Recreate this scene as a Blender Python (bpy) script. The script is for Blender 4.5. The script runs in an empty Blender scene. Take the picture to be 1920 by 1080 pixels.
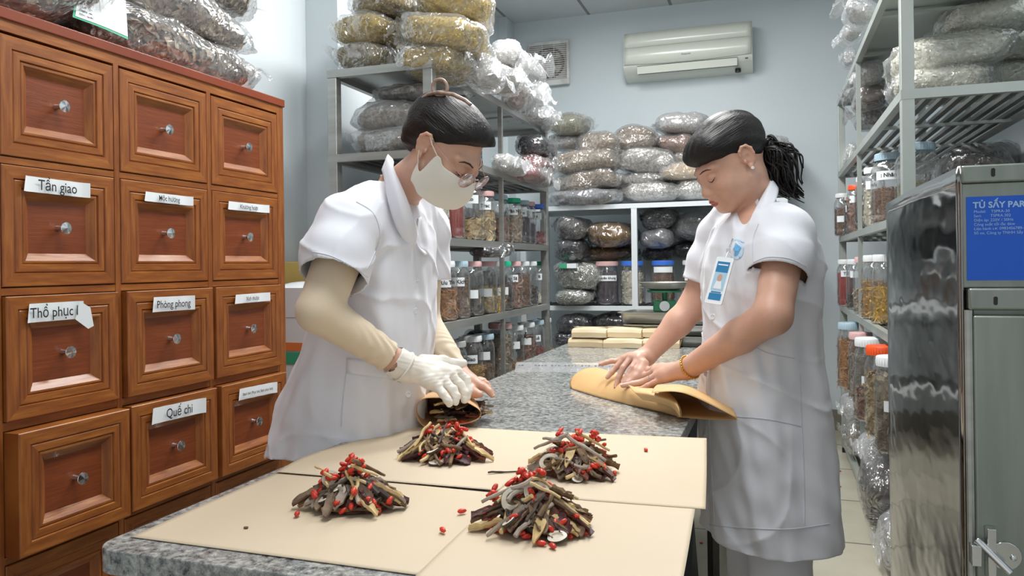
import bpy, math, random
import numpy as np
from mathutils import Vector, Matrix, noise
random.seed(7); rng = np.random.default_rng(7)
PI = math.pi
scene = bpy.context.scene
COL = scene.collection

# ---------------------------------------------------------------- camera, world, lights, exposure
FPX, TH, RO, CY, HC = 1450.0, math.radians(18.5), 0.0128, 498.0, 1.14
TS, TC = math.sin(TH), math.cos(TH)
cam_d = bpy.data.cameras.new('camera'); cam = bpy.data.objects.new('camera', cam_d); COL.objects.link(cam)
Rv = Vector((TC, TS, 0)); Fv = Vector((-TS, TC, 0)); Zv = Vector((0, 0, 1))
cr = Rv * math.cos(RO) - Zv * math.sin(RO); cu = Rv * math.sin(RO) + Zv * math.cos(RO)
cam.matrix_world = Matrix(((cr.x, cu.x, -Fv.x, 0), (cr.y, cu.y, -Fv.y, 0), (cr.z, cu.z, -Fv.z, HC), (0, 0, 0, 1)))
cam_d.sensor_width = 36; cam_d.lens = FPX / 1920 * 36; cam_d.shift_y = -(540 - CY) / 1920
cam_d.clip_start = 0.05; cam_d.clip_end = 50
scene.camera = cam
w = bpy.data.worlds.new('world'); scene.world = w; w.use_nodes = True
w.node_tree.nodes['Background'].inputs[0].default_value = (0.96, 0.98, 1.0, 1)
w.node_tree.nodes['Background'].inputs[1].default_value = 0.65
scene.view_settings.view_transform = 'Standard'; scene.view_settings.look = 'None'
scene.view_settings.exposure = 0.12; scene.view_settings.gamma = 1.0
try: scene.view_settings.use_curve_mapping = False
except Exception: pass
scene.cycles.transparent_max_bounces = 24
scene.cycles.max_bounces = 7
LAMPS = [(-0.35, 1.15, 20), (-0.5, 2.75, 42), (-0.75, 3.95, 24)]      # x, y, watts of the ceiling fixtures
for i, (lx, ly, pw) in enumerate(LAMPS):
    ld = bpy.data.lights.new('ceiling_lamp_light', 'AREA'); ld.shape = 'RECTANGLE'; ld.size = 0.35; ld.size_y = 1.15
    ld.energy = pw; ld.color = (1.0, 0.985, 0.965)
    lo = bpy.data.objects.new('ceiling_lamp_light', ld); COL.objects.link(lo); lo.location = (lx, ly, 2.93)

# ---------------------------------------------------------------- pixel rays to real places
def ray(x, y):
    u = x - 960; v = CY - y
    return ((u * math.cos(RO) + v * math.sin(RO)) / FPX, (-u * math.sin(RO) + v * math.cos(RO)) / FPX)
def P(x, y, z):                      # point at depth z
    a, b = ray(x, y); return Vector((a * z * TC - z * TS, a * z * TS + z * TC, HC + b * z))
def on(x, y, h):                     # point on the horizontal plane at height h
    a, b = ray(x, y); return P(x, y, (h - HC) / b)
def atX(x, y, X):
    a, b = ray(x, y); return P(x, y, X / (a * TC - TS))
def atY(x, y, Y):
    a, b = ray(x, y); return P(x, y, Y / (a * TS + TC))

# ---------------------------------------------------------------- materials
def lin(h):
    if isinstance(h, str):
        h = h.lstrip('#'); c = [int(h[i:i + 2], 16) / 255 for i in (0, 2, 4)]
    else: c = h
    return tuple((x / 12.92 if x <= .04045 else ((x + .055) / 1.055) ** 2.4) for x in c) + (1,)
_mc = {}
def mat(name, c1, c2=None, c3=None, scale=8, detail=4, rough=.5, metal=0, bump=0, bscale=None, stretch=(1, 1, 1), vor=False,
        coat=0, spec=.5, sss=0, emit=0, lo=.35, hi=.65, sheen=0, bstretch=None, rnd=True, dist=0.01, aniso=0, trans=0, vorb=False):
    if name in _mc: return _mc[name]
    m = bpy.data.materials.new(name); m.use_nodes = True; nt = m.node_tree; N = nt.nodes; L = nt.links
    b = N['Principled BSDF']
    b.inputs['Base Color'].default_value = lin(c1); b.inputs['Roughness'].default_value = rough
    b.inputs['Metallic'].default_value = metal; b.inputs['Coat Weight'].default_value = coat
    b.inputs['Coat Roughness'].default_value = .12
    b.inputs['Specular IOR Level'].default_value = spec; b.inputs['Sheen Weight'].default_value = sheen
    if sss:
        b.inputs['Subsurface Weight'].default_value = sss; b.inputs['Subsurface Radius'].default_value = (.012, .004, .002)
        b.inputs['Subsurface Scale'].default_value = 1.0
    if emit:
        b.inputs['Emission Color'].default_value = lin(c1); b.inputs['Emission Strength'].default_value = emit
    if trans: b.inputs['Transmission Weight'].default_value = trans
    def coords(st):
        tc = N.new('ShaderNodeTexCoord'); mp = N.new('ShaderNodeMapping'); mp.inputs['Scale'].default_value = st
        L.new(tc.outputs['Object'], mp.inputs['Vector'])
        if rnd:
            oi = N.new('ShaderNodeObjectInfo'); mu = N.new('ShaderNodeMath'); mu.operation = 'MULTIPLY'; mu.inputs[1].default_value = 17
            L.new(oi.outputs['Random'], mu.inputs[0]); cb = N.new('ShaderNodeCombineXYZ')
            for k in range(3): L.new(mu.outputs[0], cb.inputs[k])
            L.new(cb.outputs[0], mp.inputs['Location'])
        return mp.outputs[0]
    if c2:
        if vor:
            t = N.new('ShaderNodeTexVoronoi'); t.inputs['Scale'].default_value = scale; L.new(coords(stretch), t.inputs['Vector'])
            sp = N.new('ShaderNodeSeparateColor'); L.new(t.outputs['Color'], sp.inputs[0]); f = sp.outputs[0]
            a, z = .15, .85
        else:
            t = N.new('ShaderNodeTexNoise'); t.inputs['Scale'].default_value = scale; t.inputs['Detail'].default_value = detail
            L.new(coords(stretch), t.inputs['Vector']); f = t.outputs[0]; a, z = lo, hi
        r = N.new('ShaderNodeValToRGB'); r.color_ramp.elements[0].position = a; r.color_ramp.elements[1].position = z
        r.color_ramp.elements[0].color = lin(c1); r.color_ramp.elements[1].color = lin(c2)
        if c3:
            e = r.color_ramp.elements.new((a + z) / 2); e.color = lin(c3)
        L.new(f, r.inputs[0]); L.new(r.outputs[0], b.inputs['Base Color'])
    if bump:
        if vorb: t = N.new('ShaderNodeTexVoronoi'); t.inputs['Scale'].default_value = bscale or scale; o = t.outputs['Distance']
        else:
            t = N.new('ShaderNodeTexNoise'); t.inputs['Scale'].default_value = bscale or scale * 3; t.inputs['Detail'].default_value = 3; o = t.outputs[0]
        L.new(coords(bstretch or stretch), t.inputs['Vector'])
        bp = N.new('ShaderNodeBump'); bp.inputs['Strength'].default_value = bump; bp.inputs['Distance'].default_value = dist
        L.new(o, bp.inputs['Height']); L.new(bp.outputs[0], b.inputs['Normal'])
    _mc[name] = m; return m

def film(name, tint=(1, 1, 1), milk=.05, gloss=.22, bump=.8, scale=9, rough=.16, dist=.02, cut=.45):
    """clear plastic: mostly see-through, with sharp reflections that break on creases"""
    if name in _mc: return _mc[name]
    m = bpy.data.materials.new(name); m.use_nodes = True; nt = m.node_tree; N = nt.nodes; L = nt.links
    for n in list(N):
        if n.type != 'OUTPUT_MATERIAL': N.remove(n)
    out = N['Material Output']
    tr = N.new('ShaderNodeBsdfTransparent'); tr.inputs[0].default_value = tuple(tint) + (1,)
    gl = N.new('ShaderNodeBsdfGlossy'); gl.inputs['Roughness'].default_value = rough; gl.inputs[0].default_value = (1, 1, 1, 1)
    df = N.new('ShaderNodeBsdfDiffuse'); df.inputs[0].default_value = (.9, .92, .94, 1)
    lw = N.new('ShaderNodeLayerWeight'); lw.inputs[0].default_value = .35
    ad = N.new('ShaderNodeMath'); ad.operation = 'MULTIPLY_ADD'; ad.inputs[1].default_value = .6; ad.inputs[2].default_value = gloss
    L.new(lw.outputs['Facing'], ad.inputs[0])
    if bump:
        tc = N.new('ShaderNodeTexCoord'); oi = N.new('ShaderNodeObjectInfo'); mp = N.new('ShaderNodeVectorMath'); mp.operation = 'ADD'
        sc = N.new('ShaderNodeMath'); sc.operation = 'MULTIPLY'; sc.inputs[1].default_value = 9; L.new(oi.outputs['Random'], sc.inputs[0])
        L.new(tc.outputs['Object'], mp.inputs[0]); L.new(sc.outputs[0], mp.inputs[1])
        n1 = N.new('ShaderNodeTexNoise'); n1.inputs['Scale'].default_value = scale; n1.inputs['Detail'].default_value = 3
        n1.inputs['Distortion'].default_value = 1.2; L.new(mp.outputs[0], n1.inputs['Vector'])
        v1 = N.new('ShaderNodeTexVoronoi'); v1.feature = 'DISTANCE_TO_EDGE'; v1.inputs['Scale'].default_value = scale * .9
        mx = N.new('ShaderNodeVectorMath'); mx.operation = 'MULTIPLY_ADD'; L.new(n1.outputs['Color'], mx.inputs[0]); mx.inputs[1].default_value = (.25, .25, .25)
        L.new(mp.outputs[0], mx.inputs[2]); L.new(mx.outputs[0], v1.inputs['Vector'])
        su = N.new('ShaderNodeMath'); su.operation = 'ADD'; L.new(n1.outputs[0], su.inputs[0]); L.new(v1.outputs[0], su.inputs[1])
        bp = N.new('ShaderNodeBump'); bp.inputs['Strength'].default_value = bump; bp.inputs['Distance'].default_value = dist
        L.new(su.outputs[0], bp.inputs['Height'])
        L.new(bp.outputs[0], gl.inputs['Normal']); L.new(bp.outputs[0], lw.inputs['Normal'])
    mg = N.new('ShaderNodeMixShader'); L.new(ad.outputs[0], mg.inputs[0]); L.new(tr.outputs[0], mg.inputs[1]); L.new(gl.outputs[0], mg.inputs[2])
    mm = N.new('ShaderNodeMixShader'); mm.inputs[0].default_value = milk; L.new(mg.outputs[0], mm.inputs[1]); L.new(df.outputs[0], mm.inputs[2])
    L.new(mm.outputs[0], out.inputs[0])
    _mc[name] = m; return m

# ---------------------------------------------------------------- mesh builder
class MB:
    def __init__(s): s.v = []; s.f = []; s.m = []
    def add(s, vs, fs, mi=0, M=None):
        o = len(s.v)
        for p in vs:
            p = Vector(p)
            s.v.append(tuple(M @ p) if M is not None else tuple(p))
        for f in fs: s.f.append(tuple(i + o for i in f)); s.m.append(mi)
        return s
    def box(s, a, b, mi=0, M=None):
        x0, y0, z0 = a; x1, y1, z1 = b
        vs = [(x0, y0, z0), (x1, y0, z0), (x1, y1, z0), (x0, y1, z0), (x0, y0, z1), (x1, y0, z1), (x1, y1, z1), (x0, y1, z1)]
        return s.add(vs, [(0, 3, 2, 1), (4, 5, 6, 7), (0, 1, 5, 4), (1, 2, 6, 5), (2, 3, 7, 6), (3, 0, 4, 7)], mi, M)
    def cbox(s, c, d, mi=0, M=None):
        return s.box([c[i] - d[i] / 2 for i in range(3)], [c[i] + d[i] / 2 for i in range(3)], mi, M)
    def prism(s, poly, z0, z1, mi=0, M=None):
        n = len(poly); vs = [(p[0], p[1], z0) for p in poly] + [(p[0], p[1], z1) for p in poly]
        fs = [tuple(range(n))[::-1], tuple(range(n, 2 * n))] + [(i, (i + 1) % n, n + (i + 1) % n, n + i) for i in range(n)]
        return s.add(vs, fs, mi, M)
    def lathe(s, prof, seg=24, mi=0, M=None, caps=(False, False), sx=1, sy=1, sq=0):
        vs = []; fs = []
        for r, z in prof:
            for k in range(seg):
                t = 2 * PI * k / seg; q = 1
                if sq: q = 1 / (abs(math.cos(t)) ** sq + abs(math.sin(t)) ** sq) ** (1 / sq)
                vs.append((r * q * math.cos(t) * sx, r * q * math.sin(t) * sy, z))
        for i in range(len(prof) - 1):
            for k in range(seg):
                a = i * seg + k; b = i * seg + (k + 1) % seg
                fs.append((a, b, b + seg, a + seg))
        if caps[0]: fs.append(tuple(range(seg))[::-1])
        if caps[1]: fs.append(tuple(range((len(prof) - 1) * seg, len(prof) * seg)))
        return s.add(vs, fs, mi, M)
    def tube(s, pts, r, seg=10, mi=0, M=None, cap=True, flat=1.0, up=None, closed=False):
        pts = [Vector(p) for p in pts]; n = len(pts); rs = r if isinstance(r, (list, tuple)) else [r] * n
        vs = []; fs = []; prev = None
        for i, p in enumerate(pts):
            if closed: t = pts[(i + 1) % n] - pts[i - 1]
            else: t = pts[min(i + 1, n - 1)] - pts[max(i - 1, 0)]
            t.normalize()
            if prev is None:
                a = Vector(up) if up else (Vector((0, 0, 1)) if abs(t.z) < .9 else Vector((1, 0, 0)))
            else: a = prev
            x = (a - t * a.dot(t)).normalized(); y = t.cross(x); prev = x
            for k in range(seg):
                th = 2 * PI * k / seg
                vs.append(p + (x * math.cos(th) * flat + y * math.sin(th)) * rs[i])
        for i in range(n if closed else n - 1):
            for k in range(seg):
                a = i * seg + k; b = i * seg + (k + 1) % seg; j = ((i + 1) % n) * seg
                fs.append((a, b, j + (k + 1) % seg, j + k))
        if cap and not closed: fs += [tuple(range(seg))[::-1], tuple(range((n - 1) * seg, n * seg))]
        return s.add(vs, fs, mi, M)
    def surf(s, rows, mi=0, M=None, closed=False):
        n = len(rows[0]); vs = [p for r in rows for p in r]; fs = []
        for i in range(len(rows) - 1):
            for j in range(n if closed else n - 1):
                a = i * n + j; b = i * n + (j + 1) % n
                fs.append((a, b, b + n, a + n))
        return s.add(vs, fs, mi, M)
    def mesh(s, name):
        me = bpy.data.meshes.new(name); me.from_pydata(s.v, [], s.f); me.update()
        if any(s.m): me.polygons.foreach_set('material_index', s.m)
        return me

def put(name, mb, mats, parent=None, smooth=35, bevel=0, solid=0, sub=0, seg=2, recalc=False, off=-1):
    me = mb.mesh(name) if isinstance(mb, MB) else mb
    if not isinstance(mats, (list, tuple)): mats = [mats]
    for m in mats: me.materials.append(m)
    if recalc:
        import bmesh
        bm = bmesh.new(); bm.from_mesh(me); bmesh.ops.recalc_face_normals(bm, faces=bm.faces); bm.to_mesh(me); bm.free()
    if smooth:
        me.shade_smooth()
        if smooth < 180: me.set_sharp_from_angle(angle=math.radians(smooth))
    o = bpy.data.objects.new(name, me); COL.objects.link(o)
    if parent is not None: o.parent = parent
    if sub:
        md = o.modifiers.new('sub', 'SUBSURF'); md.levels = sub; md.render_levels = sub
    if solid:
        md = o.modifiers.new('solid', 'SOLIDIFY'); md.thickness = solid; md.offset = off
    if bevel:
        md = o.modifiers.new('bevel', 'BEVEL'); md.width = bevel; md.segments = seg; md.limit_method = 'ANGLE'
    return o
def tag(o, label, cat, group=None, kind=None):
    if label: o['label'] = label
    if cat: o['category'] = cat
    if group: o['group'] = group
    if kind: o['kind'] = kind
    return o
def thing(name, label, cat, loc=(0, 0, 0), rz=0, group=None):
    o = bpy.data.objects.new(name, None); COL.objects.link(o); o.location = loc; o.rotation_euler = (0, 0, rz)
    o.empty_display_size = .05
    return tag(o, label, cat, group)
def struct(name, mb, mats, **k):
    o = put(name, mb, mats, **k); o['kind'] = 'structure'; return o

def text_mb(s, size, mb, M, mi=0, bend=0, bold=.0, align='CENTER', squash=1.0):
    """letters as a flat mesh added to mb; local x right, y up, z out; bend wraps them around a radius"""
    cu_ = bpy.data.curves.new('t', 'FONT'); cu_.body = s; cu_.size = size; cu_.align_x = align; cu_.align_y = 'CENTER'; cu_.offset = bold
    cu_.resolution_u = 3
    ob = bpy.data.objects.new('t', cu_); COL.objects.link(ob)
    dg = bpy.context.evaluated_depsgraph_get(); me = bpy.data.meshes.new_from_object(ob.evaluated_get(dg))
    vs = [v.co.copy() for v in me.vertices]; fs = [tuple(p.vertices) for p in me.polygons]
    bpy.data.objects.remove(ob); bpy.data.curves.remove(cu_); bpy.data.meshes.remove(me)
    for v in vs: v.x *= squash
    if bend:
        vs = [Vector((bend * math.sin(v.x / bend), v.y, bend * math.cos(v.x / bend) - bend)) for v in vs]
    mb.add(vs, fs, mi, M)
def frame(o, x, y, z):
    return Matrix(((x[0], y[0], z[0], o[0]), (x[1], y[1], z[1], o[1]), (x[2], y[2], z[2], o[2]), (0, 0, 0, 1)))
def catmull(pts, n):
    pts = [Vector(p) for p in pts]; out = []; k = len(pts) - 1
    for i in range(n):
        t = i / (n - 1) * k; j = min(int(t), k - 1); u = t - j
        p0 = pts[max(j - 1, 0)]; p1 = pts[j]; p2 = pts[j + 1]; p3 = pts[min(j + 2, k)]
        out.append(.5 * ((2 * p1) + (p2 - p0) * u + (2 * p0 - 5 * p1 + 4 * p2 - p3) * u * u + (3 * p1 - p0 - 3 * p2 + p3) * u ** 3))
    return out
def patch(rows, nu=24, nv=12):
    rr = [catmull(r, nu) for r in rows]; cols = [catmull([r[j] for r in rr], nv) for j in range(nu)]
    return [[cols[j][i] for j in range(nu)] for i in range(nv)]

STEEL = mat('steel', '#b9bab6', '#a2a39f', scale=3, rough=.36, metal=.7, stretch=(1, 1, 12), lo=.3, hi=.7)
STEEL_D = mat('steel_dull', '#8d8f8b', '#6f716e', scale=4, rough=.42, metal=.7)
STEEL_L = mat('painted_steel', '#b7bdb9', '#a8afaa', scale=3, rough=.38, metal=.35)
SLAT = mat('shelf_slats', '#6b6d6a', '#565855', scale=4, rough=.45, metal=.6)  # underside shade put into the slats' colour, darker than the rack frame
CHROME = mat('chrome', '#d6d8da', rough=.16, metal=1)
PAPER = mat('white_paper', '#e9eef0', rough=.6)
INK = mat('ink', '#23252c', rough=.6)
BLACK = mat('black_metal', '#18191b', rough=.45)

# ---------------------------------------------------------------- room
def wallmat(name, c1, c2): return mat(name, c1, c2, scale=1.3, detail=5, rough=.75, bump=.12, bscale=60, dist=.002, rnd=False, lo=.3, hi=.7)
WALL = wallmat('wall_paint', '#d3dce0', '#cdd6da')
struct('wall_back', MB().box((-2.1, 5.65, -.05), (1.15, 5.8, 3.1)), WALL)
struct('wall_left', MB().box((-2.1, -1.6, -.05), (-1.92, 5.65, 3.1)), WALL)
struct('wall_right', MB().box((0.98, -1.6, -.05), (1.15, 5.65, 3.1)), WALL)
struct('trim_1', MB().box((-1.92, 2.93, 0), (-1.76, 3.3, 3.0)), WALL)
struct('trim_2', MB().box((-1.92, 5.47, 0), (-1.85, 5.65, 3.0)), WALL)

def tiles(name, c1, c2, line, size, mortar, rough, bump=0, off=(0, 0)):
    m = bpy.data.materials.new(name); m.use_nodes = True; nt = m.node_tree; N = nt.nodes; L = nt.links; b = N['Principled BSDF']
    tc = N.new('ShaderNodeTexCoord'); mp = N.new('ShaderNodeMapping'); mp.inputs['Location'].default_value = (off[0], off[1], 0)
    L.new(tc.outputs['Object'], mp.inputs[0])
    br = N.new('ShaderNodeTexBrick'); br.offset = 0; br.squash = 1; br.inputs['Scale'].default_value = 1
    br.inputs['Brick Width'].default_value = size; br.inputs['Row Height'].default_value = size; br.inputs['Mortar Size'].default_value = mortar
    br.inputs['Color1'].default_value = lin(c1); br.inputs['Color2'].default_value = lin(c2); br.inputs['Mortar'].default_value = lin(line)
    L.new(mp.outputs[0], br.inputs['Vector'])
    ns = N.new('ShaderNodeTexNoise'); ns.inputs['Scale'].default_value = 4; ns.inputs['Detail'].default_value = 6; L.new(mp.outputs[0], ns.inputs['Vector'])
    mx = N.new('ShaderNodeMixRGB'); mx.blend_type = 'SOFT_LIGHT'; mx.inputs[0].default_value = .35
    L.new(br.outputs[0], mx.inputs[1]); L.new(ns.outputs[0], mx.inputs[2]); L.new(mx.outputs[0], b.inputs['Base Color'])
    b.inputs['Roughness'].default_value = rough
    return m
struct('floor', MB().box((-2.1, -1.6, -.05), (1.15, 5.65, 0)), tiles('floor_tiles', '#bdb8a6', '#b7b2a0', '#6f6b60', .6, .006, .22, off=(.12, .2)))
struct('ceiling', MB().box((-2.1, -1.6, 3.0), (1.15, 5.65, 3.1)), tiles('ceiling_tiles', '#d5d8d8', '#d2d5d6', '#8b8e90', .6, .012, .8, off=(.06, .33)))
BASE = mat('baseboard_tile', '#8a857a', '#7c776c', scale=5, rough=.3)
struct('baseboard_back', MB().box((-1.85, 5.635, 0), (.98, 5.65, .14)), BASE)
struct('baseboard_right', MB().box((.965, -1.6, 0), (.98, 5.635, .14)), BASE)
struct('baseboard_left', MB().box((-1.92, -1.6, 0), (-1.905, 2.93, .14)), BASE)
GLOW = mat('lamp_diffuser', '#f4f9ff', rough=.4, emit=5)
for i, (lx, ly, pw) in enumerate(LAMPS):
    t = thing('ceiling_light', 'white recessed ceiling panel light, ' + ('closest to the drawer cabinet', 'above the middle of the room', 'nearest the back wall')[i], 'lamp', (lx, ly, 2.95), group='ceiling lights')
    f = MB()
    for a, b in (((-.23, -.62, 0), (.23, -.59, .05)), ((-.23, .59, 0), (.23, .62, .05)), ((-.23, -.59, 0), (-.2, .59, .05)), ((.2, -.59, 0), (.23, .59, .05))): f.box(a, b)
    put('frame', f, STEEL_L, t); put('diffuser', MB().box((-.2, -.59, .01), (.2, .59, .04)), GLOW, t)

# ---------------------------------------------------------------- wooden drawer cabinet
def wood(name, c1, c2, c3, st): return mat(name, c1, c2, c3, scale=13, detail=9, rough=.40, bump=.12, bscale=30, stretch=st, coat=.10, lo=.3, hi=.7, dist=.003)
W_H = wood('wood_grain_across', '#7e4419', '#a5672b', '#91531f', (1, .9, 9))
W_V = wood('wood_grain_upright', '#783f19', '#9e6029', '#8b4e20', (1, 9, .9))
W_P = wood('wood_panel', '#703414', '#86431e', '#7b3b19', (1, 1.0, 22))
W_E = mat('wood_edge', '#8c3f1e', '#7c3418', scale=5, rough=.35, coat=.2)
W_D = mat('wood_gap', '#2c130a', rough=.8)
X0 = -1.35
cab = thing('drawer_cabinet', 'tall reddish-brown wooden apothecary cabinet of paper-labelled square drawers', 'cabinet', (X0, 1.5, 0))
def cy(y): return y - 1.5
YE = [(.735, 1.040), (1.058, 1.318), (1.336, 1.611), (1.629, 1.905)]
ZE = [(1.358, 1.584), (1.112, 1.341), (.862, 1.094), (.612, .842), (.362, .594), (.112, .344)]
b = MB()
b.box((-.53, cy(.70), 0), (-.012, cy(1.937), .04)); b.box((-.53, cy(.70), .04), (-.51, cy(1.937), 1.612)); b.box((-.51, cy(.70), .04), (-.03, cy(1.92), 1.59), 2)
b.box((-.51, cy(1.92), .04), (0, cy(1.937), 1.612), 0)
b.box((-.51, cy(.70), .04), (0, cy(.72), 1.612), 0)
b.box((-.51, cy(.72), 1.590), (0, cy(1.92), 1.612), 1)
for k in range(len(YE) - 1): b.box((-.03, cy(YE[k][1]) + .002, .04), (0, cy(YE[k + 1][0]) - .002, 1.59), 0)
b.box((-.03, cy(.72), .04), (0, cy(.733), 1.59), 0); b.box((-.03, cy(1.907), .04), (0, cy(1.92), 1.59), 0)
for k in range(len(ZE) - 1): b.box((-.03, cy(.733), ZE[k + 1][1] + .002), (-.001, cy(1.907), ZE[k][0] - .002), 1)
b.box((-.03, cy(.733), .04), (-.001, cy(1.907), .11), 1)
put('body', b, [W_V, W_H, W_D], cab)
put('top_board', MB().box((-.535, cy(.69), 1.612), (.004, cy(1.942), 1.634)), W_E, cab, bevel=.002)
texts = {(1, 1): ('Tần giao', .150, .030, .029, .62), (1, 2): ('Mộc hương', .155, .022, .0165, .3), (1, 3): ('Khương hoạt', .175, .022, .016, -.3),
         (2, 1): ('Thổ phục li', .125, .036, .028, -.1), (2, 2): ('Phòng phong', .135, .034, .024, .4), (2, 3): ('Xích thược', .150, .024, .014, -.5),
         (3, 2): ('Quế chi', .175, .036, .030, 1.2), (3, 3): ('Bạch linh (Phục linh, Bạch phục linh)', .165, .030, .0100, 1.5)}
pulls = {(2, 1): .008, (2, 2): .014, (2, 3): .008, (3, 1): .035, (3, 2): .022, (3, 3): .022, (4, 1): .0}
for r, (z0, z1) in enumerate(ZE):
    for c, (y0, y1) in enumerate(YE):
        px_ = pulls.get((r, c), 0.0)
        g = MB(); H = [(0, -.3), (0, .0), (.0015, .0015), (.024, .0015), (.0255, -.0015), (.0285, .0005), (.041, .0005), (.0425, -.003), (.0455, -.001), (.049, -.001), (.0635, -.012)]
        rings = []
        for ins, h in H:
            rings.append([(h, cy(y0) + ins, z0 + ins), (h, cy(y1) - ins, z0 + ins), (h, cy(y1) - ins, z1 - ins), (h, cy(y0) + ins, z1 - ins)])
        for i in range(len(H) - 1):
            for k in range(4):
                g.add([rings[i][k], rings[i][(k + 1) % 4], rings[i + 1][(k + 1) % 4], rings[i + 1][k]], [(0, 1, 2, 3)], 0 if k % 2 == 0 else 1)
        g.add(rings[-1], [(0, 1, 2, 3)], 2)
        d = put('drawer', g, [W_H, W_V, W_P], cab, smooth=0); d.location.x = px_
        kn = MB(); yc = (cy(y0) + cy(y1)) / 2; zc = (z0 + z1) / 2
        kn.lathe([(.0062, 0), (.0055, .004), (.0045, .012), (.0095, .019), (.0125, .0225), (.012, .0235), (0.0001, .0265)], 20, 0,
                 frame((-.012, yc, zc), (0, 1, 0), (0, 0, 1), (1, 0, 0)))
        put('knob', kn, CHROME, d)
        if (r, c) in texts:
            s_, wd, hg, fs, tilt = texts[(r, c)]
            yl = yc + {(1, 1): -.015, (2, 1): -.03, (2, 2): -.005, (1, 2): .0}.get((r, c), 0); zl = z1 - .033
            lb = MB(); ca = math.radians(-tilt)
            M = frame((.0025, yl, zl), (0, math.cos(ca), math.sin(ca)), (0, -math.sin(ca), math.cos(ca)), (1, 0, 0))
            n = 14; rows = []
            for q in (0, 1):
                rows.append([(-wd / 2 + wd * i / (n - 1) + (.004 if q else 0) * (1 if i == 0 else 0), -hg / 2 + hg * q, .002 * math.sin(i * .9) ** 2 + (.006 if i in (0, n - 1) else 0)) for i in range(n)])
            lb.surf(rows, 0, M)
            if (r, c) == (2, 1):       # corner that has come loose and hangs down
                lb.add([(wd / 2 - .008, hg / 2, .006), (wd / 2 + .012, hg * .1, .012), (wd / 2 + .016, -hg * .95, .016), (wd / 2 + .006, -hg * 1.1, .012), (wd / 2 - .018, -hg / 2, .004)], [(0, 1, 2, 3, 4)], 0, M)
            Mt = M @ Matrix.Translation((0, -.001, .0055))
            text_mb(s_, fs, lb, Mt, 1, bold=.0002, squash=.86)
            o = put('paper_label', lb, [PAPER, INK], d, smooth=60); o['label'] = 'white paper strip with printed name'

# ---------------------------------------------------------------- granite tables
def granite():
    m = bpy.data.materials.new('granite'); m.use_nodes = True; nt = m.node_tree; N = nt.nodes; L = nt.links; b = N['Principled BSDF']
    tc = N.new('ShaderNodeTexCoord'); mp = N.new('ShaderNodeMapping'); mp.inputs['Scale'].default_value = (1, 1, 1); L.new(tc.outputs['Object'], mp.inputs[0])
    n1 = N.new('ShaderNodeTexNoise'); n1.inputs['Scale'].default_value = 85; n1.inputs['Detail'].default_value = 6; n1.inputs['Roughness'].default_value = .75
    n2 = N.new('ShaderNodeTexNoise'); n2.inputs['Scale'].default_value = 9; n2.inputs['Detail'].default_value = 3
    for n in (n1, n2): L.new(mp.outputs[0], n.inputs['Vector'])
    r = N.new('ShaderNodeValToRGB'); e = r.color_ramp.elements
    e[0].position = .36; e[0].color = lin('#3f4243'); e[1].position = .64; e[1].color = lin('#bfc0bc')
    k = e.new(.45); k.color = lin('#7e8080'); k = e.new(.54); k.color = lin('#9a9c98')
    ad = N.new('ShaderNodeMath'); ad.operation = 'MULTIPLY_ADD'; ad.inputs[1].default_value = .22; ad.inputs[2].default_value = -.11
    L.new(n2.outputs[0], ad.inputs[0]); a2 = N.new('ShaderNodeMath'); a2.operation = 'ADD'; L.new(n1.outputs[0], a2.inputs[0]); L.new(ad.outputs[0], a2.inputs[1])
    L.new(a2.outputs[0], r.inputs[0]); L.new(r.outputs[0], b.inputs['Base Color']); b.inputs['Roughness'].default_value = .16
    return m
GRAN = granite()
def rrect(x0, y0, x1, y1, r, n=6, which=(1, 1, 1, 1)):
    out = []
    for q, (cx, cy_, a0) in enumerate(((x0, y0, 180), (x1, y0, 270), (x1, y1, 0), (x0, y1, 90))):
        rr = r if which[q] else .002
        ox = cx + rr * (1 if q in (0, 3) else -1); oy = cy_ + rr * (1 if q in (0, 1) else -1)
        for i in range(n + 1):
            a = math.radians(a0 + 90 * i / n); out.append((ox + rr * math.cos(a), oy + rr * math.sin(a)))
    return out
TZ = .78
def table(name_lab, x0, y0, x1, y1, legs, which):
    t = thing('granite_table', name_lab, 'table', ((x0 + x1) / 2, (y0 + y1) / 2, 0), group='granite work tables'); ox, oy = (x0 + x1) / 2, (y0 + y1) / 2
    put('tabletop', MB().prism(rrect(x0 - ox, y0 - oy, x1 - ox, y1 - oy, .035, which=which), TZ - .032, TZ), GRAN, t, bevel=.010, seg=4)
    f = MB(); i = .05
    for a, b_ in (((x0 + i, y0 + i), (x1 - i, y0 + i + .03)), ((x0 + i, y1 - i - .03), (x1 - i, y1 - i)), ((x0 + i, y0 + i), (x0 + i + .03, y1 - i)), ((x1 - i - .03, y0 + i), (x1 - i, y1 - i))):
        f.box((a[0] - ox, a[1] - oy, TZ - .072), (b_[0] - ox, b_[1] - oy, TZ - .033))
    put('frame', f, BLACK, t)
    for lx, ly, fx, fy in legs:
        l = MB(); l.tube([(lx - ox, ly - oy, TZ - .07), (fx - ox, fy - oy, 0.0)], .02, 4); put('leg', l, BLACK, t, smooth=0)
    return t
table('long speckled grey granite table under the kraft paper sheets, black splayed legs', -.845, .778, -.182, 2.672,
      [(-.78, .86, -.78, .86), (-.25, .95, -.25, 1.45), (-.25, 1.45, -.25, .95), (-.78, 2.5, -.78, 2.6), (-.25, 2.2, -.25, 2.6), (-.25, 2.6, -.25, 2.15)], (1, 1, 0, 0))
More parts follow.
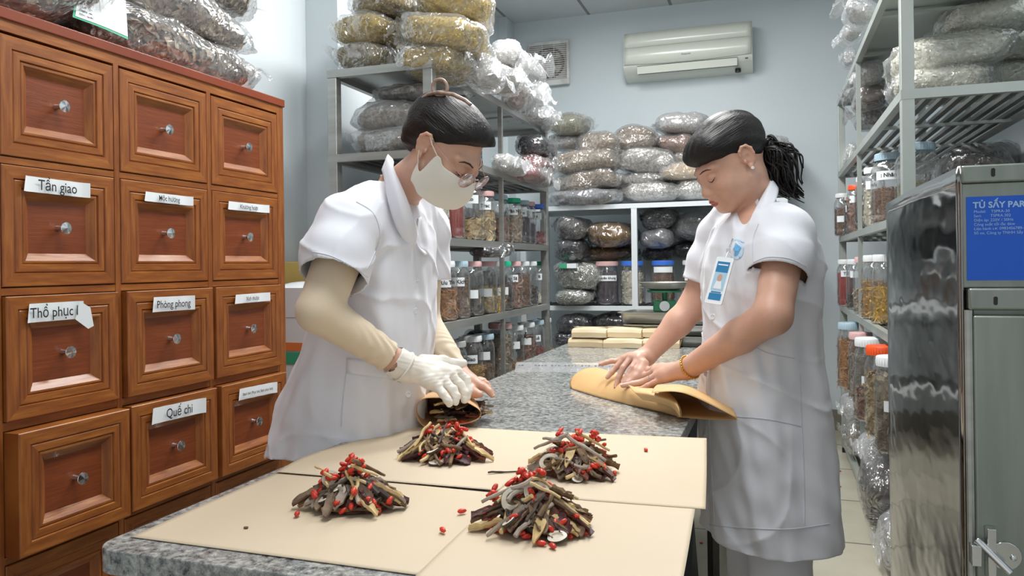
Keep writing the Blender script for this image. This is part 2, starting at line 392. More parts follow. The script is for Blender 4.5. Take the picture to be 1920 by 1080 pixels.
table('grey granite table end behind, carrying wrapped packets and steel trays', -.89, 2.676, -.13, 3.62,
      [(-.82, 2.75, -.82, 2.75), (-.2, 2.75, -.2, 2.75), (-.82, 3.54, -.82, 3.54), (-.2, 3.54, -.2, 3.54)], (0, 0, 1, 1))

# ---------------------------------------------------------------- steel racks
def rack(label, x0, x1, y0, y1, levels, ymids, post=.038, top=None, M=STEEL, slats='x', plate=False, zfoot=0, yb=True, thin=True):
    t = thing('storage_rack', label, 'rack', ((x0 + x1) / 2, (y0 + y1) / 2, 0)); ox, oy = (x0 + x1) / 2, (y0 + y1) / 2
    ztop = top or levels[0]
    for px_, py_ in [(x0, y0), (x1 - post, y0), (x0, y1 - post), (x1 - post, y1 - post)]:
        put('post', MB().box((px_ - ox, py_ - oy, .03), (px_ + post - ox, py_ + post - oy, ztop - .0301)), M, t, bevel=.002)
        put('foot', MB().cbox((px_ + post / 2 - ox, py_ + post / 2 - oy, .015), (post * .9, post * .9, .03)), BLACK, t)
    pt = post * .5 if thin else post
    for ym in ymids:
        for px_ in (x0, x1 - pt): put('post', MB().box((px_ - ox, ym - pt / 2 - oy, .08), (px_ + pt - ox, ym + pt / 2 - oy, ztop - .0301)), M, t)
    for k, z in enumerate(levels):
        s = MB(); e = .03; xa, xb, ya, yb_ = x0 - ox - .001, x1 - ox + .001, y0 - oy - .001, y1 - oy + .001
        s.box((xa, ya, z - e), (xb, ya + .025, z)); s.box((xa, yb_ - .025, z - e), (xb, yb_, z))
        s.box((xa, ya + .025, z - e), (xa + .025, yb_ - .025, z)); s.box((xb - .025, ya + .025, z - e), (xb, yb_ - .025, z))
        if plate or (k == 0 and plate is not None): s.box((xa + .025, ya + .025, z - .006), (xb - .025, yb_ - .025, z - .002))
        else:
            n = int((xb - xa) / .045)
            for i in range(1, n): xx = xa + (xb - xa) * i / n; s.box((xx - .010, ya + .025, z - .018), (xx + .010, yb_ - .025, z - .004), 1)
        for i in range(1, int((yb_ - ya) / .5)): yy = ya + (yb_ - ya) * i / int((yb_ - ya) / .5); s.box((xa + .025, yy - .012, z - e), (xb - .025, yy + .012, z - .019))
        put('shelf', s, [M, SLAT], t, bevel=.0)
    return t
rack('brushed steel rack left of the table, loaded with jars and topped by yellow bags', -1.61, -1.17, 2.6, 4.15, [1.90, 1.575, 1.25, .925, .60, .28], [3.38])
rack('tall steel rack at right behind the steel dryer, holding jars and bags', .39, .86, 2.66, 5.03, [2.10, 1.67, 1.285, .88, .50, .09], [3.96], M=STEEL_L)
WHT = mat('white_steel', '#dfe5e8', rough=.4, metal=.1)
rack('white painted steel rack against the back wall, stacked with bags', -1.58, .10, 4.9, 5.5, [1.525, .873, .42], [], M=WHT, post=.035)
wr = [o for o in COL.objects if o.name.startswith('storage_rack')][-1]
for xx in (-.82,): 
    for yy in (4.9, 5.465): put('post', MB().box((xx - .018 + .74, yy - 5.2, .03), (xx + .018 + .74, yy + .035 - 5.2, 1.495)), WHT, wr)
# ---------------------------------------------------------------- steel dryer at right
t = thing('drying_cabinet', 'polished stainless steel dryer with blue plate, front right', 'dryer', (.6, 1.8, 0)); ox, oy = .6, 1.8
DSIDE = mat('dryer_side_steel', '#8f8d8a', rough=.10, metal=1, bump=.5, bscale=3.2, bstretch=(1, .7, 1.6), dist=.02)
DFR = mat('dryer_front_steel', '#979d96', '#8a918a', scale=3, rough=.38, metal=.75, stretch=(12, 1, 1))
s = MB(); n1, n2 = 26, 40
rows = [[(.29 - ox + .004 * math.sin(2.2 * (1.4 + .83 * i / n1) * 2 + 3 * j / n2) * math.sin(PI * i / n1), 1.4 + .83 * i / n1 - oy, .12 + 1.17 * j / n2 - (.0 if j < n2 else 0)) for i in range(n1 + 1)] for j in range(n2 + 1)]
s.surf(rows)
put('side_panel', s, DSIDE, t, smooth=180, solid=.004, off=0)
put('body', MB().box((.305 - ox, 1.415 - oy, .12), (.93 - ox, 2.23 - oy, 1.285)), DFR, t, bevel=.004)
def hood(z0, z1, d0, d1):          # folded steel strip across the front
    return [(.29 - ox, 1.4 - oy - d0, z0), (.93 - ox, 1.4 - oy - d0, z0), (.93 - ox, 1.4 - oy - d1, z1), (.29 - ox, 1.4 - oy - d1, z1)]
f = MB(); f.box((.29 - ox, 1.395 - oy, 1.262), (.93 - ox, 1.42 - oy, 1.29)); put('top_band', f, DFR, t, bevel=.003)
f = MB(); f.box((.29 - ox, 1.402 - oy, 1.095), (.93 - ox, 1.42 - oy, 1.2621)); put('front_panel', f, DFR, t, bevel=.002)
f = MB(); f.box((.297 - ox, 1.392 - oy, 1.06), (.93 - ox, 1.42 - oy, 1.095)); put('lower_band', f, DFR, t, bevel=.004)
f = MB(); f.box((.302 - ox, 1.39 - oy, .15), (.93 - ox, 1.412 - oy, 1.052)); put('door', f, DFR, t, bevel=.004)
f = MB(); f.tube([(.297 - ox, 1.396 - oy, .12), (.297 - ox, 1.396 - oy, 1.06)], .006, 8); put('corner_trim', f, STEEL, t)
for (sx_, sz) in ((.3335, 1.277), (.385, 1.277), (.334, 1.075), (.39, 1.075)):
    f = MB(); yy = (1.3945 if sz > 1.2 else 1.3915)
    f.prism([(.0028 * math.cos(a), .0028 * math.sin(a) + (.004 if a < PI else -.004)) for a in [i * PI / 8 for i in range(16)]], 0, .001, 0, frame((sx_ - ox, yy - oy, sz), (1, 0, 0), (0, 0, 1), (0, -1, 0)))
    put('slot', f, BLACK, t)
BLUE = mat('blue_plate', '#0c58c8', rough=.4); BTXT = mat('plate_print', '#9fc0ea', rough=.5)
f = MB(); bx0, bx1, bz0, bz1 = .297, .60, 1.107, 1.240
f.box((bx0 - ox, 1.4 - oy, bz0), (bx1 - ox, 1.4025 - oy, bz1))
def ptxt(s_, x, z, size, bold=0.0): text_mb(s_, size, f, frame((x - ox, 1.3995 - oy, z), (1, 0, 0), (0, 0, 1), (0, -1, 0)), 1, bold=bold, align='LEFT')
ptxt('TỦ SẤY PARAFFIN', .306, 1.226, .0132, .0004)
for k, s_ in enumerate(('Model:    TSPRA-30', 'Seri:       TSPRA.302', 'Điện áp: 220V / 50Hz', 'Công suất tối đa: 6kw', 'Liên hành cơ: 0983456789-PC(SA', 'Số xx, Công ty TNHH Sấy SJ300FREE')): ptxt(s_, .307, 1.216 - .0068 * k, .0062)
o = put('name_plate', f, [BLUE, BTXT], t, smooth=0); o['label'] = 'blue name plate with white print'
LA = MB(); q = on(1835, 1040, .93); lx, lz = .322, .672
LA.lathe([(.0, 0), (.022, 0), (.022, .004), (.0, .004)], 20, 0, frame((lx + .02 - ox, 1.389 - oy, lz + .005), (1, 0, 0), (0, 0, 1), (0, -1, 0)))
LA.tube([(lx - .022 - ox, 1.378 - oy, lz + .03), (lx + .02 - ox, 1.36 - oy, lz - .012)], .006, 12)
LA.box((lx - .03 - ox, 1.37 - oy, lz - .01), (lx - .016 - ox, 1.389 - oy, lz + .022)); LA.box((lx - .008 - ox, 1.37 - oy, lz - .03), (lx + .004 - ox, 1.389 - oy, lz + .05))
LA.lathe([(0, 0), (.005, 0), (.004, .004), (0, .005)], 12, 0, frame((lx + .03 - ox, 1.385 - oy, lz + .004), (1, 0, 0), (0, 0, 1), (0, -1, 0)))
put('latch', LA, CHROME, t, bevel=.001)
for a, b_ in ((.33, 1.45), (.89, 1.45), (.33, 2.18), (.89, 2.18)): put('foot', MB().lathe([(.02, 0), (.02, .12)], 14, 0, Matrix.Translation((a - ox, b_ - oy, 0)), caps=(True, True)), BLACK, t)

# ---------------------------------------------------------------- air conditioner and fan on the back wall
ACW = mat('aged_white_plastic', '#d8dbd0', rough=.28, coat=.3); ACV = mat('vent_dark', '#4a4c48', rough=.7)
t = thing('air_conditioner', 'cream wall-mounted split air conditioner high on the back wall', 'air conditioner', (-.5375, 5.65, 2.46))
prof = [(0, .32), (-.15, .32), (-.170, .31), (-.178, .27), (-.186, .17), (-.190, .09), (-.186, .072), (-.15, .045), (-.10, .012), (0, 0)]
s = MB(); nx = 24; rows = []
for i in range(nx + 1):
    x = -.4375 + .875 * i / nx; e = 1 - .04 * (abs(2 * i / nx - 1) ** 8); rows.append([(x, y * e, z) for y, z in prof])
s.surf(rows); s.add(rows[0], [tuple(range(len(prof)))]); s.add(rows[-1], [tuple(range(len(prof)))[::-1]])
put('body', s, ACW, t, smooth=50, recalc=True)
s = MB(); rows = [[(-.43 + .86 * i / nx, -.1975, z - (.012 * (1 - (2 * i / nx - 1) ** 2) if z < .1 else 0)) for i in range(nx + 1)] for z in (.09, .15, .2045)]
s.surf(rows); rows = [[(-.43 + .86 * i / nx, y, z) for i in range(nx + 1)] for y, z in ((-.1965, .2065), (-.190, .26), (-.176, .314))]; s.surf(rows)
put('front_panel', s, ACW, t, smooth=40, solid=.003, recalc=True)
put('outlet', MB().add([(-.34, -.1905, .074), (.34, -.1905, .074), (.34, -.135, .028), (-.34, -.135, .028)], [(0, 1, 2, 3)]), ACV, t, solid=.002)
put('louver', MB().box((-.34, -.003, -.026), (.34, .003, .026), 0, Matrix.Translation((0, -.189, .044)) @ Matrix.Rotation(math.radians(14), 4, 'X')), ACW, t, bevel=.002)
f = MB(); text_mb('Panasonic', .016, f, frame((.0, -.2005, .128), (1, 0, 0), (0, 0, 1), (0, -1, 0)), 0, bold=.0004); put('lettering', f, mat('grey_print', '#8b8d88'), t, smooth=0)
put('sensor', MB().cbox((.40, -.193, .06), (.02, .004, .008)), ACV, t)
put('drain_cap', MB().lathe([(.02, -.012), (.02, .01)], 14, 0, Matrix.Translation((.34, -.10, .004)), caps=(True, True)), BLACK, t)
t = thing('exhaust_fan', 'square white exhaust fan with dusty grille on the back wall', 'fan', (-1.565, 5.65, 2.655))
FANW = mat('fan_plastic', '#d9dad8', '#bdb9b4', scale=9, rough=.5); FAND = mat('fan_dirt', '#6d5d54', '#85766c', scale=12, rough=.8)
s = MB(); s.box((-.158, -.05, -.165), (.158, -.02, -.125)); s.box((-.158, -.05, .14), (.158, -.02, .165)); s.box((-.158, -.05, -.125), (-.148, -.02, .14)); s.box((.140, -.05, -.125), (.158, -.02, .14)); s.box((-.15, -.02, -.155), (.15, 0, .155))
put('frame', s, FANW, t, bevel=.002)
s = MB(); s.lathe([(.118, 0), (.118, .012), (.108, .02), (.104, .012), (.104, 0)], 36, 0, frame((0, -.022, .008), (1, 0, 0), (0, 0, 1), (0, -1, 0))); put('shroud', s, FAND, t)
s = MB(); s.lathe([(0, .012), (.03, .012), (.034, 0)], 24, 0, frame((0, -.022, .008), (1, 0, 0), (0, 0, 1), (0, -1, 0)))
for k in range(5):
    a = 2 * PI * k / 5; M = frame((0, -.028, .008), (math.cos(a), 0, math.sin(a)), (-math.sin(a), -.3, math.cos(a)), (0, -1, 0)); s.add([(.03, -.02, 0), (.1, -.04, 0), (.1, .035, 0), (.03, .02, 0)], [(0, 1, 2, 3)], 0, M)
put('impeller', s, mat('fan_blade', '#9c9389', rough=.6), t, solid=.002)
s = MB()
for k in range(17): z = -.118 + .0155 * k; s.box((-.148, -.048, z), (.14, -.044, z + .005))
s.box((-.05, -.049, -.125), (-.046, -.044, .14)); s.box((.04, -.049, -.125), (.044, -.044, .14))
put('grille', s, FANW, t)

# ---------------------------------------------------------------- cartons between cabinet and rack
CARD = mat('cardboard', '#b59a55', '#ab8f4a', scale=4, rough=.8); CWH = mat('white_carton_board', '#dfe3e6', rough=.6)
ORG = mat('orange_print', '#e07a3a', rough=.6); GRNP = mat('green_print', '#3fa37c', rough=.6)
def carton(lab, a, b, m, marks=None):
    c = ((a[0] + b[0]) / 2, (a[1] + b[1]) / 2, a[2]); t = thing('carton', lab, 'box', c)
    put('box', MB().box((a[0] - c[0], a[1] - c[1], .0), (b[0] - c[0], b[1] - c[1], b[2] - c[2])), m, t, bevel=.003)
    lid = MB(); lid.box((a[0] - c[0] - .002, a[1] - c[1] - .002, b[2] - c[2] - .10), (b[0] - c[0] + .002, b[1] - c[1] + .002, b[2] - c[2] + .001)); put('lid', lid, m, t, bevel=.002)
    if marks:
        for nm, z0, z1, mm in marks: put(nm, MB().box((a[0] - c[0] + .01, a[1] - c[1] - .003, z0 - a[2]), (b[0] - c[0] + .001, a[1] - c[1] - .001, z1 - a[2])), mm, t)
    return t
carton('brown cardboard carton on the floor under the white one', (-1.86, 2.2, 0), (-1.42, 2.56, .62), CARD)
c_ = carton('white carton with orange and green stripes between cabinet and steel rack', (-1.84, 2.22, .623), (-1.44, 2.54, 1.075), CWH, [('orange_stripe', .865, .892, ORG), ('green_stripe', .82, .86, GRNP)])
carton('tall tan cardboard carton standing behind the white carton', (-1.90, 2.60, 0), (-1.63, 2.90, 1.165), CARD)
pp = MB(); pp.surf([[(-1.82 + .34 * i / 8, 2.24 + .24 * j / 5, 1.079 + .012 * math.sin(i * .7 + j)) for i in range(9)] for j in range(6)])
tag(put('paper_sheet', pp, PAPER, solid=.001, off=1), 'white loose papers lying on top of the white carton', 'paper')

# ---------------------------------------------------------------- fillings
FILL = {}
def fm(k, a, b, c, rough=.75):
    FILL[k] = [mat('dried_' + k + '_' + n, x, y, scale=60, rough=rough, detail=2) for n, x, y in (('light', a, b), ('mid', b, c), ('deep', c, b))]
fm('orange_twigs', '#c9935a', '#b07a42', '#8a5a30'); fm('dark_leaves', '#5d5148', '#463c35', '#332b27'); fm('red_powder', '#a83a2c', '#9c3227', '#8e2b22')
fm('white_slices', '#dcd7ca', '#cbc5b5', '#b0a893'); fm('tan_slices', '#c9b48c', '#b39a70', '#8f7850'); fm('yellow_strips', '#d9b24a', '#c79c34', '#a67e28')
fm('brown_nuts', '#8d6c50', '#755640', '#5d4433'); fm('purple_seeds', '#5b4e5a', '#4a3f4a', '#3a313b'); fm('pink_roots', '#a98674', '#8f6d5c', '#6f5145')
fm('green_seeds', '#8f8b6c', '#7d7a5c', '#5f5c46'); fm('gold_straw', '#cda860', '#b98f49', '#94703a'); fm('beige_bark', '#b9a791', '#9c8a76', '#77695a')
fm('wood_chips', '#cdbfa8', '#8b7f72', '#574c44'); fm('grey_herb', '#9a958a', '#837e74', '#6b665e'); fm('brown_herb', '#978570', '#7f6f5d', '#67594b')
fm('yellow_flowers', '#c7a83c', '#a98f35', '#7d6a2c'); fm('olive_flowers', '#97854a', '#7a6a3a', '#544626'); fm('pale_cubes', '#f1f0e6', '#e6e5d8', '#cfcebd')
fm('black_herb', '#5a5a5c', '#46464a', '#333336'); fm('silver_herb', '#bdbab4', '#a5a29c', '#86837c'); fm('red_herb', '#a35a58', '#8d4546', '#6f3536')
fm('ring_slices', '#d6d6cd', '#8e8f85', '#55584e')
SHAPE = {'orange_twigs': (.05, .004), 'dark_leaves': (.022, .011), 'white_slices': (.03, .016), 'tan_slices': (.04, .012), 'yellow_strips': (.05, .004), 'brown_nuts': (.012, .009),
         'purple_seeds': (.006, .005), 'pink_roots': (.05, .009), 'green_seeds': (.009, .007), 'gold_straw': (.06, .003), 'beige_bark': (.045, .007), 'wood_chips': (.035, .016),
         'yellow_flowers': (.009, .008), 'olive_flowers': (.009, .008), 'pale_cubes': (.016, .011), 'red_herb': (.015, .008), 'grey_herb': (.03, .003), 'brown_herb': (.05, .003),
         'black_herb': (.02, .006), 'silver_herb': (.02, .006), 'ring_slices': (.02, .02)}
def chip(mb, p, nrm, kind, tint=None, k=1.0):
    l, w_ = SHAPE[kind]; l *= k; w_ *= k
    n = (Vector(nrm) + Vector([random.uniform(-.35, .35) for _ in range(3)])).normalized()
    a = Vector([random.gauss(0, 1) for _ in range(3)]); a = (a - n * a.dot(n)).normalized(); b_ = n.cross(a)
    M = frame(p, a, b_, n); mi = tint if tint is not None else random.choice((0, 0, 1, 1, 2)); L_ = l * random.uniform(.6, 1.2); W_ = w_ * random.uniform(.6, 1.3)
    if kind == 'ring_slices':
        mb.lathe([(.004 * k, 0), (.009 * k, .0), (.0105 * k, .001)], 8, 0, M); mb.lathe([(.0105 * k, .001), (.0105 * k, -.004)], 8, 2, M); return
    th = min(W_, .004)
    if abs(L_ - W_) < .006: vs = [(-L_ / 2, 0, 0), (0, -W_ / 2, 0), (L_ / 2, 0, 0), (0, W_ / 2, 0), (0, 0, W_ / 2), (0, 0, -W_ / 2)]; fs = [(0, 1, 4), (1, 2, 4), (2, 3, 4), (3, 0, 4)]
    else:
        bd = random.uniform(-.2, .2) * L_
        vs = [(-L_ / 2, -W_ / 2, 0), (0, -W_ / 2 + bd * .3, th), (L_ / 2, -W_ / 3, 0), (L_ / 2, W_ / 3, 0), (0, W_ / 2 + bd * .3, th), (-L_ / 2, W_ / 2, 0)]
        fs = [(0, 1, 4, 5), (1, 2, 3, 4)]
    mb.add(vs, fs, mi, M)

# ---------------------------------------------------------------- jars
PET = film('clear_jar_plastic', tint=(.95, .96, .96), milk=.035, gloss=.06, bump=.12, scale=14, rough=.05, dist=.004)
LIDC = {'white': '#dfe3e3', 'pink': '#dcb3b2', 'light blue': '#a9c2cf', 'green': '#1fae85', 'blue': '#3f74d8', 'orange': '#f05a28', 'grey': '#b9bcbc', 'pale green': '#bcd6c5'}
def jar(x, y, z, r, h, lid, kind, fill, lab, text=None, tz=.68, group=None, small=1.0, tr=None, tw=1.1, neck=.72):
    t = thing('storage_jar', lab, 'jar', (x, y, z + .001), group=group)
    hb = h * .90
    prof = [(.0005, .003), (r * .80, 0), (r * .97, .008), (r, .02), (r, .034), (r * .955, .040), (r * .955, .046), (r, .052), (r, hb * .80), (r * .97, hb * .86), (r * .88, hb * .93), (r * neck, hb * .97), (r * neck, hb)]
    put('jar_body', MB().lathe(prof, 28), PET, t, smooth=50)
    rl = r * neck + .006; l = MB(); l.lathe([(rl, 0), (rl, h * .09), (rl * .96, h * .10), (.0005, h * .10)], 36, 0, Matrix.Translation((0, 0, h * .90)))
    for k in range(36):
        a = 2 * PI * k / 36; l.add([(rl * math.cos(a - .04), rl * math.sin(a - .04), .002), (rl * math.cos(a + .04), rl * math.sin(a + .04), .002), ((rl + .0012) * math.cos(a), (rl + .0012) * math.sin(a), h * .045), (rl * math.cos(a), rl * math.sin(a), h * .085)], [(0, 1, 2), (1, 3, 2), (3, 0, 2)], 0, Matrix.Translation((0, 0, h * .90)))
    o = put('lid', l, mat('lid_' + lid.replace(' ', '_'), LIDC[lid], rough=.4), t, smooth=40); o['label'] = lid + ' plastic lid'
    fh = max(.03, hb * .90 * fill); f = MB(); rc = r * .90
    ex = 0 if fh < hb * .8 else r * .08
    f.lathe([(.0005, .006), (rc * .85, .008), (rc, .02), (rc, fh - .006), (rc * .7 - ex, fh), (.0005, fh + .004)], 20, 2)
    if kind != 'red_powder':
        l_, w_ = SHAPE[kind]; n = int(min(800 if r > .07 else 480, 2 * PI * r * fh / (l_ * w_ * .55)))
        for _ in range(n):
            a = random.uniform(0, 2 * PI); zz = random.uniform(.014, fh); rr_ = rc * .975
            if random.random() < .14: rr_ = rc * random.random() ** .5 * .9; chip(f, (rr_ * math.cos(a), rr_ * math.sin(a), fh + .003), (0, 0, 1), kind)
            else: chip(f, (rr_ * math.cos(a), rr_ * math.sin(a), zz), (math.cos(a), math.sin(a), 0), kind)
    o = put('filling', f, FILL[kind], t, smooth=30); 
    if text is not None:
        face = math.atan2(-y, -x) if tr is None else tr
        zz = h * tz; lh = .036 * small; lb = MB(); ang = tw; n = 10
        rows = [[((r + .0012) * math.cos(face - ang / 2 + ang * i / n), (r + .0012) * math.sin(face - ang / 2 + ang * i / n), zz + dz) for i in range(n + 1)] for dz in (-lh / 2, lh / 2)]
        lb.surf(rows)
        if text:
            xx = Vector((-math.sin(face), math.cos(face), 0)); nn = Vector((math.cos(face), math.sin(face), 0))
            text_mb(text, lh * .62, lb, frame(nn * (r + .002) + Vector((0, 0, zz)), xx, Vector((0, 0, 1)), nn), 1, bend=r + .002, bold=.0006)
        put('paper_label', lb, [PAPER, INK], t, smooth=60)
    return t
def Yat(px_, X):                      # distance along the rack of a jar seen at column px_
    a = (px_ - 960) / FPX; return X * (TC + a * TS) / (a * TC - TS) if False else X * (TC + a * TS) / (a * TC - TS)
def LJ(px_, z, lid, kind, fill, lab, text=None, r=.052, h=.235, dx=0, **k):
    X = -1.17 - r - .004 - dx; a = (px_ - 960) / FPX
    # X = a*zc*TC - zc*TS ; zc = X/(a*TC-TS) ; Y = a*zc*TS + zc*TC
    zc = X / (a * TC - TS); return jar(X, a * zc * TS + zc * TC, z, r, h, lid, kind, fill, lab, text, **k)
def place(side, shelf): return f' on the {shelf} shelf of the {side} rack'
A = ', upper jar row, left rack'; B = ', middle jar row, left rack'; C_ = ', low jar row, left rack'
JG = dict(a='jars on the upper jar shelf, left rack', b='jars on the middle jar shelf, left rack', c='jars on the lower jar shelf, left rack', d='jars on the upper jar shelf, right rack', e='jars on the middle jar shelf, right rack', f='tall jars on the lower shelf, right rack', g='jars on the white back rack')
for a_ in [(823, 'white', 'white_slices', .97, 'jar full of white powder under the left woman\'s mask', None, .044), (850, 'pink', 'red_powder', .97, 'jar full of brick red powder' + A, None, .050),
           (884, 'grey', 'tan_slices', .45, 'wide half-empty jar of pale tan slices' + A, 'Lo', .062), (911, 'pink', 'tan_slices', .72, 'pink-lidded jar of tan slices lettered Trac' + A, 'Trac', .048),
           (935, 'light blue', 'pink_roots', .60, 'blue-grey-lidded jar of pinkish roots by the thin post' + A, None, .058), (961, 'green', 'beige_bark', .82, 'green-lidded jar of curled bark labelled h Vân' + A, 'h Vân N', .054),
           (979, 'light blue', 'purple_seeds', .75, 'light-blue-lidded jar of dark purple seeds' + A, 'Sơn', .05), (991, 'pink', 'purple_seeds', .6, 'pink-lidded jar between purple seeds and blue lid' + A, '', .045),
           (1006, 'blue', 'red_herb', .38, 'blue-lidded jar, last on the row, with little dark red herb' + A, 'ra', .058)]:
    LJ(a_[0], 1.25, a_[1], a_[2], a_[3], a_[4], a_[5], r=a_[6], h=.225 if a_[0] != 884 else .25, group=JG['a'], tz=.70)
for a_ in [(831, 'white', 'orange_twigs', .60, 'white-lidded jar of orange twigs labelled Ngưu' + B, 'Ngưu T', .056), (858, 'light blue', 'brown_nuts', .86, 'light-blue-lidded jar of brown bits lettered Ba Kích' + B, 'Ba Kích', .052),
           (883, 'pink', 'dark_leaves', .40, 'pink-lidded jar with dark leaves in its lower half' + B, '', .056), (910, 'pink', 'tan_slices', .62, 'pink-lidded jar with large green-topped label' + B, '', .056),
           (928, 'grey', 'yellow_strips', .55, 'grey-lidded jar of yellow strips' + B, '', .046), (942, 'green', 'dark_leaves', .6, 'green-lidded jar of dark leaves beside the thin post' + B, '', .05),
           (961, 'pink', 'pink_roots', .8, 'pink-lidded jar of reddish herb labelled an Sâ' + B, 'an Sâ', .05), (977, 'white', 'brown_nuts', .88, 'white-lidded jar of golden brown grains' + B, None, .052),
           (993, 'white', 'dark_leaves', .5, 'white-lidded jar of dark curled leaves, next to last' + B, None, .045), (1011, 'green', 'white_slices', .3, 'green-lidded jar at the row end, mostly empty' + B, 'B', .058)]:
    LJ(a_[0], .925, a_[1], a_[2], a_[3], a_[4], a_[5], r=a_[6], h=.235, group=JG['b'], tz=.64 if a_[0] < 870 or a_[0] > 950 else .4)
for a_ in [(825, 'pink', 'beige_bark', .4, 'small pink-lidded jar behind the near rack post' + C_, None, .036, .15), (848, 'grey', 'dark_leaves', .82, 'grey-lidded jar of dark tea-like leaves' + C_, None, .058, .235),
           (880, 'white', 'gold_straw', .52, 'white-lidded jar of golden straw' + C_, 'Giao', .056, .24), (906, 'light blue', 'brown_nuts', .5, 'light-blue-lidded jar of brown bits labelled mid-height' + C_, '', .048, .235),
           (936, 'pink', 'beige_bark', .92, 'large pink-lidded jar packed with pale roots' + C_, None, .064, .265), (963, 'white', 'orange_twigs', .25, 'white-lidded jar with a little orange twig at its bottom' + C_, '', .05, .24),
           (985, 'white', 'pink_roots', .85, 'white-lidded jar of red-brown powder with low label' + C_, '', .05, .24), (1003, 'light blue', 'red_herb', .45, 'light-blue-lidded jar labelled Quả' + C_, 'Quả', .05, .24),
           (1019, 'grey', 'yellow_strips', .35, 'grey-lidded jar at the far end' + C_, '', .045, .24)]:
    LJ(a_[0], .60, a_[1], a_[2], a_[3], a_[4], a_[5], r=a_[6], h=a_[7], group=JG['c'], tz=.6, neck=.78)
def RJ(px_, z, lid, kind, fill, lab, text=None, r=.05, h=.24, X=.455, **k):
    a = (px_ - 960) / FPX; zc = X / (a * TC - TS); return jar(X, a * zc * TS + zc * TC, z, r, h, lid, kind, fill, lab, text, **k)
D = ', upper jar row, right rack'; E_ = ', middle jar row, right rack'; F_ = ', low row, right rack'
for a_ in [(1583, 'white', 'brown_nuts', .8, 'white-lidded jar of brown herb with a low label, far end' + D, '', .052, .25, .408, .4), (1596, 'grey', 'purple_seeds', .92, 'narrow jar of near-black seeds' + D, 'C', .035, .22, .43, .68),
           (1608, 'orange', 'pink_roots', .85, 'orange-lidded jar of pinkish roots behind the thin post' + D, '', .05, .25, .43, .7), (1626, 'white', 'dark_leaves', .86, 'jar of dark seeds labelled c Hoa' + D, 'c Hoa', .052, .255, .435, .72),
           (1640, 'white', 'white_slices', .8, 'white-lidded jar of white slices labelled nh' + D, 'nh', .045, .26, .43, .7), (1673, 'light blue', 'brown_nuts', .62, 'large jar of brown nuts labelled Nhân' + D, ': Nhân  (', .078, .295, .475, .68),
           (1722, 'light blue', 'green_seeds', .62, 'large light-blue-lidded jar of greenish seeds, right of the near post' + D, None, .078, .295, .53, .6)]:
    RJ(a_[0], 1.285, a_[1], a_[2], a_[3], a_[4], a_[5], r=a_[6], h=a_[7], X=a_[8], tz=a_[9], group=JG['d'], tw=1.5)
for a_ in [(1586, 'white', 'red_powder', .9, 'white-lidded jar full of bright red berries labelled Tử' + E_, 'Tử', .05, .27, .41), (1603, 'white', 'dark_leaves', .35, 'white-lidded jar wrapped in a tall paper sheet' + E_, '', .045, .27, .43),
           (1620, 'pink', 'beige_bark', .5, 'pink-lidded jar of grey-brown herb behind the thin post' + E_, None, .05, .28, .435), (1639, 'white', 'gold_straw', .7, 'white-lidded jar of brown stalks' + E_, None, .055, .285, .44),
           (1659, 'white', 'yellow_strips', .62, 'white-lidded jar of bright yellow strips by the dryer edge' + E_, None, .055, .285, .445)]:
    RJ(a_[0], .88, a_[1], a_[2], a_[3], a_[4], a_[5], r=a_[6], h=a_[7], X=a_[8], group=JG['e'], tz=.7)
for a_ in [(1592, 'light blue', 'orange_twigs', .9, 'light-blue-lidded tall jar full of orange-brown twigs, far end' + F_, None, .062, .33, .375, 4.05), (1612, 'pink', 'beige_bark', .8, 'pink-lidded tall jar of pale bark' + F_, None, .055, .31, .39, 3.9),
           (1632, 'white', 'pink_roots', .45, 'white-lidded tall jar half full of pinkish roots' + F_, '', .07, .33, .38, 3.6), (1654, 'orange', 'tan_slices', .85, 'orange-lidded tall jar of mixed tan and yellow slices' + F_, None, .065, .33, .385, 3.3),
           (1676, 'white', 'brown_herb', .6, 'white-lidded tall jar of red-brown fibres by the dryer edge' + F_, '', .066, .32, .39, 3.1)]:
    RJ(a_[0], .50, a_[1], a_[2], a_[3], a_[4], a_[5], r=a_[6], h=a_[7], X=a_[8], group=JG['f'], tz=.5, neck=.8)
for px_, lid, kind, fill, lab, tx, r, h, tz in [(1139, 'pink', 'purple_seeds', .95, 'pink-lidded jar of dark brown herb labelled Xuyên khung', 'Xuyên khung', .078, .285, .62),
           (1186, 'blue', 'white_slices', .93, 'blue-lidded jar of large white slices on the white rack', None, .076, .285, .6),
           (1244, 'blue', 'brown_nuts', .93, 'blue-lidded jar of brown seeds behind the kitchen scale', '', .076, .285, .8), (1302, 'white', 'brown_nuts', .9, 'white-lidded jar with green and white label beside the woman\'s sleeve', '', .076, .285, .62)]:
    q = atY(px_, 560, 5.0); jar(q.x, 5.0, .873, r, h, lid, kind, fill, lab, tx, tz=tz, group=JG['g'], tw=1.7, neck=.84)

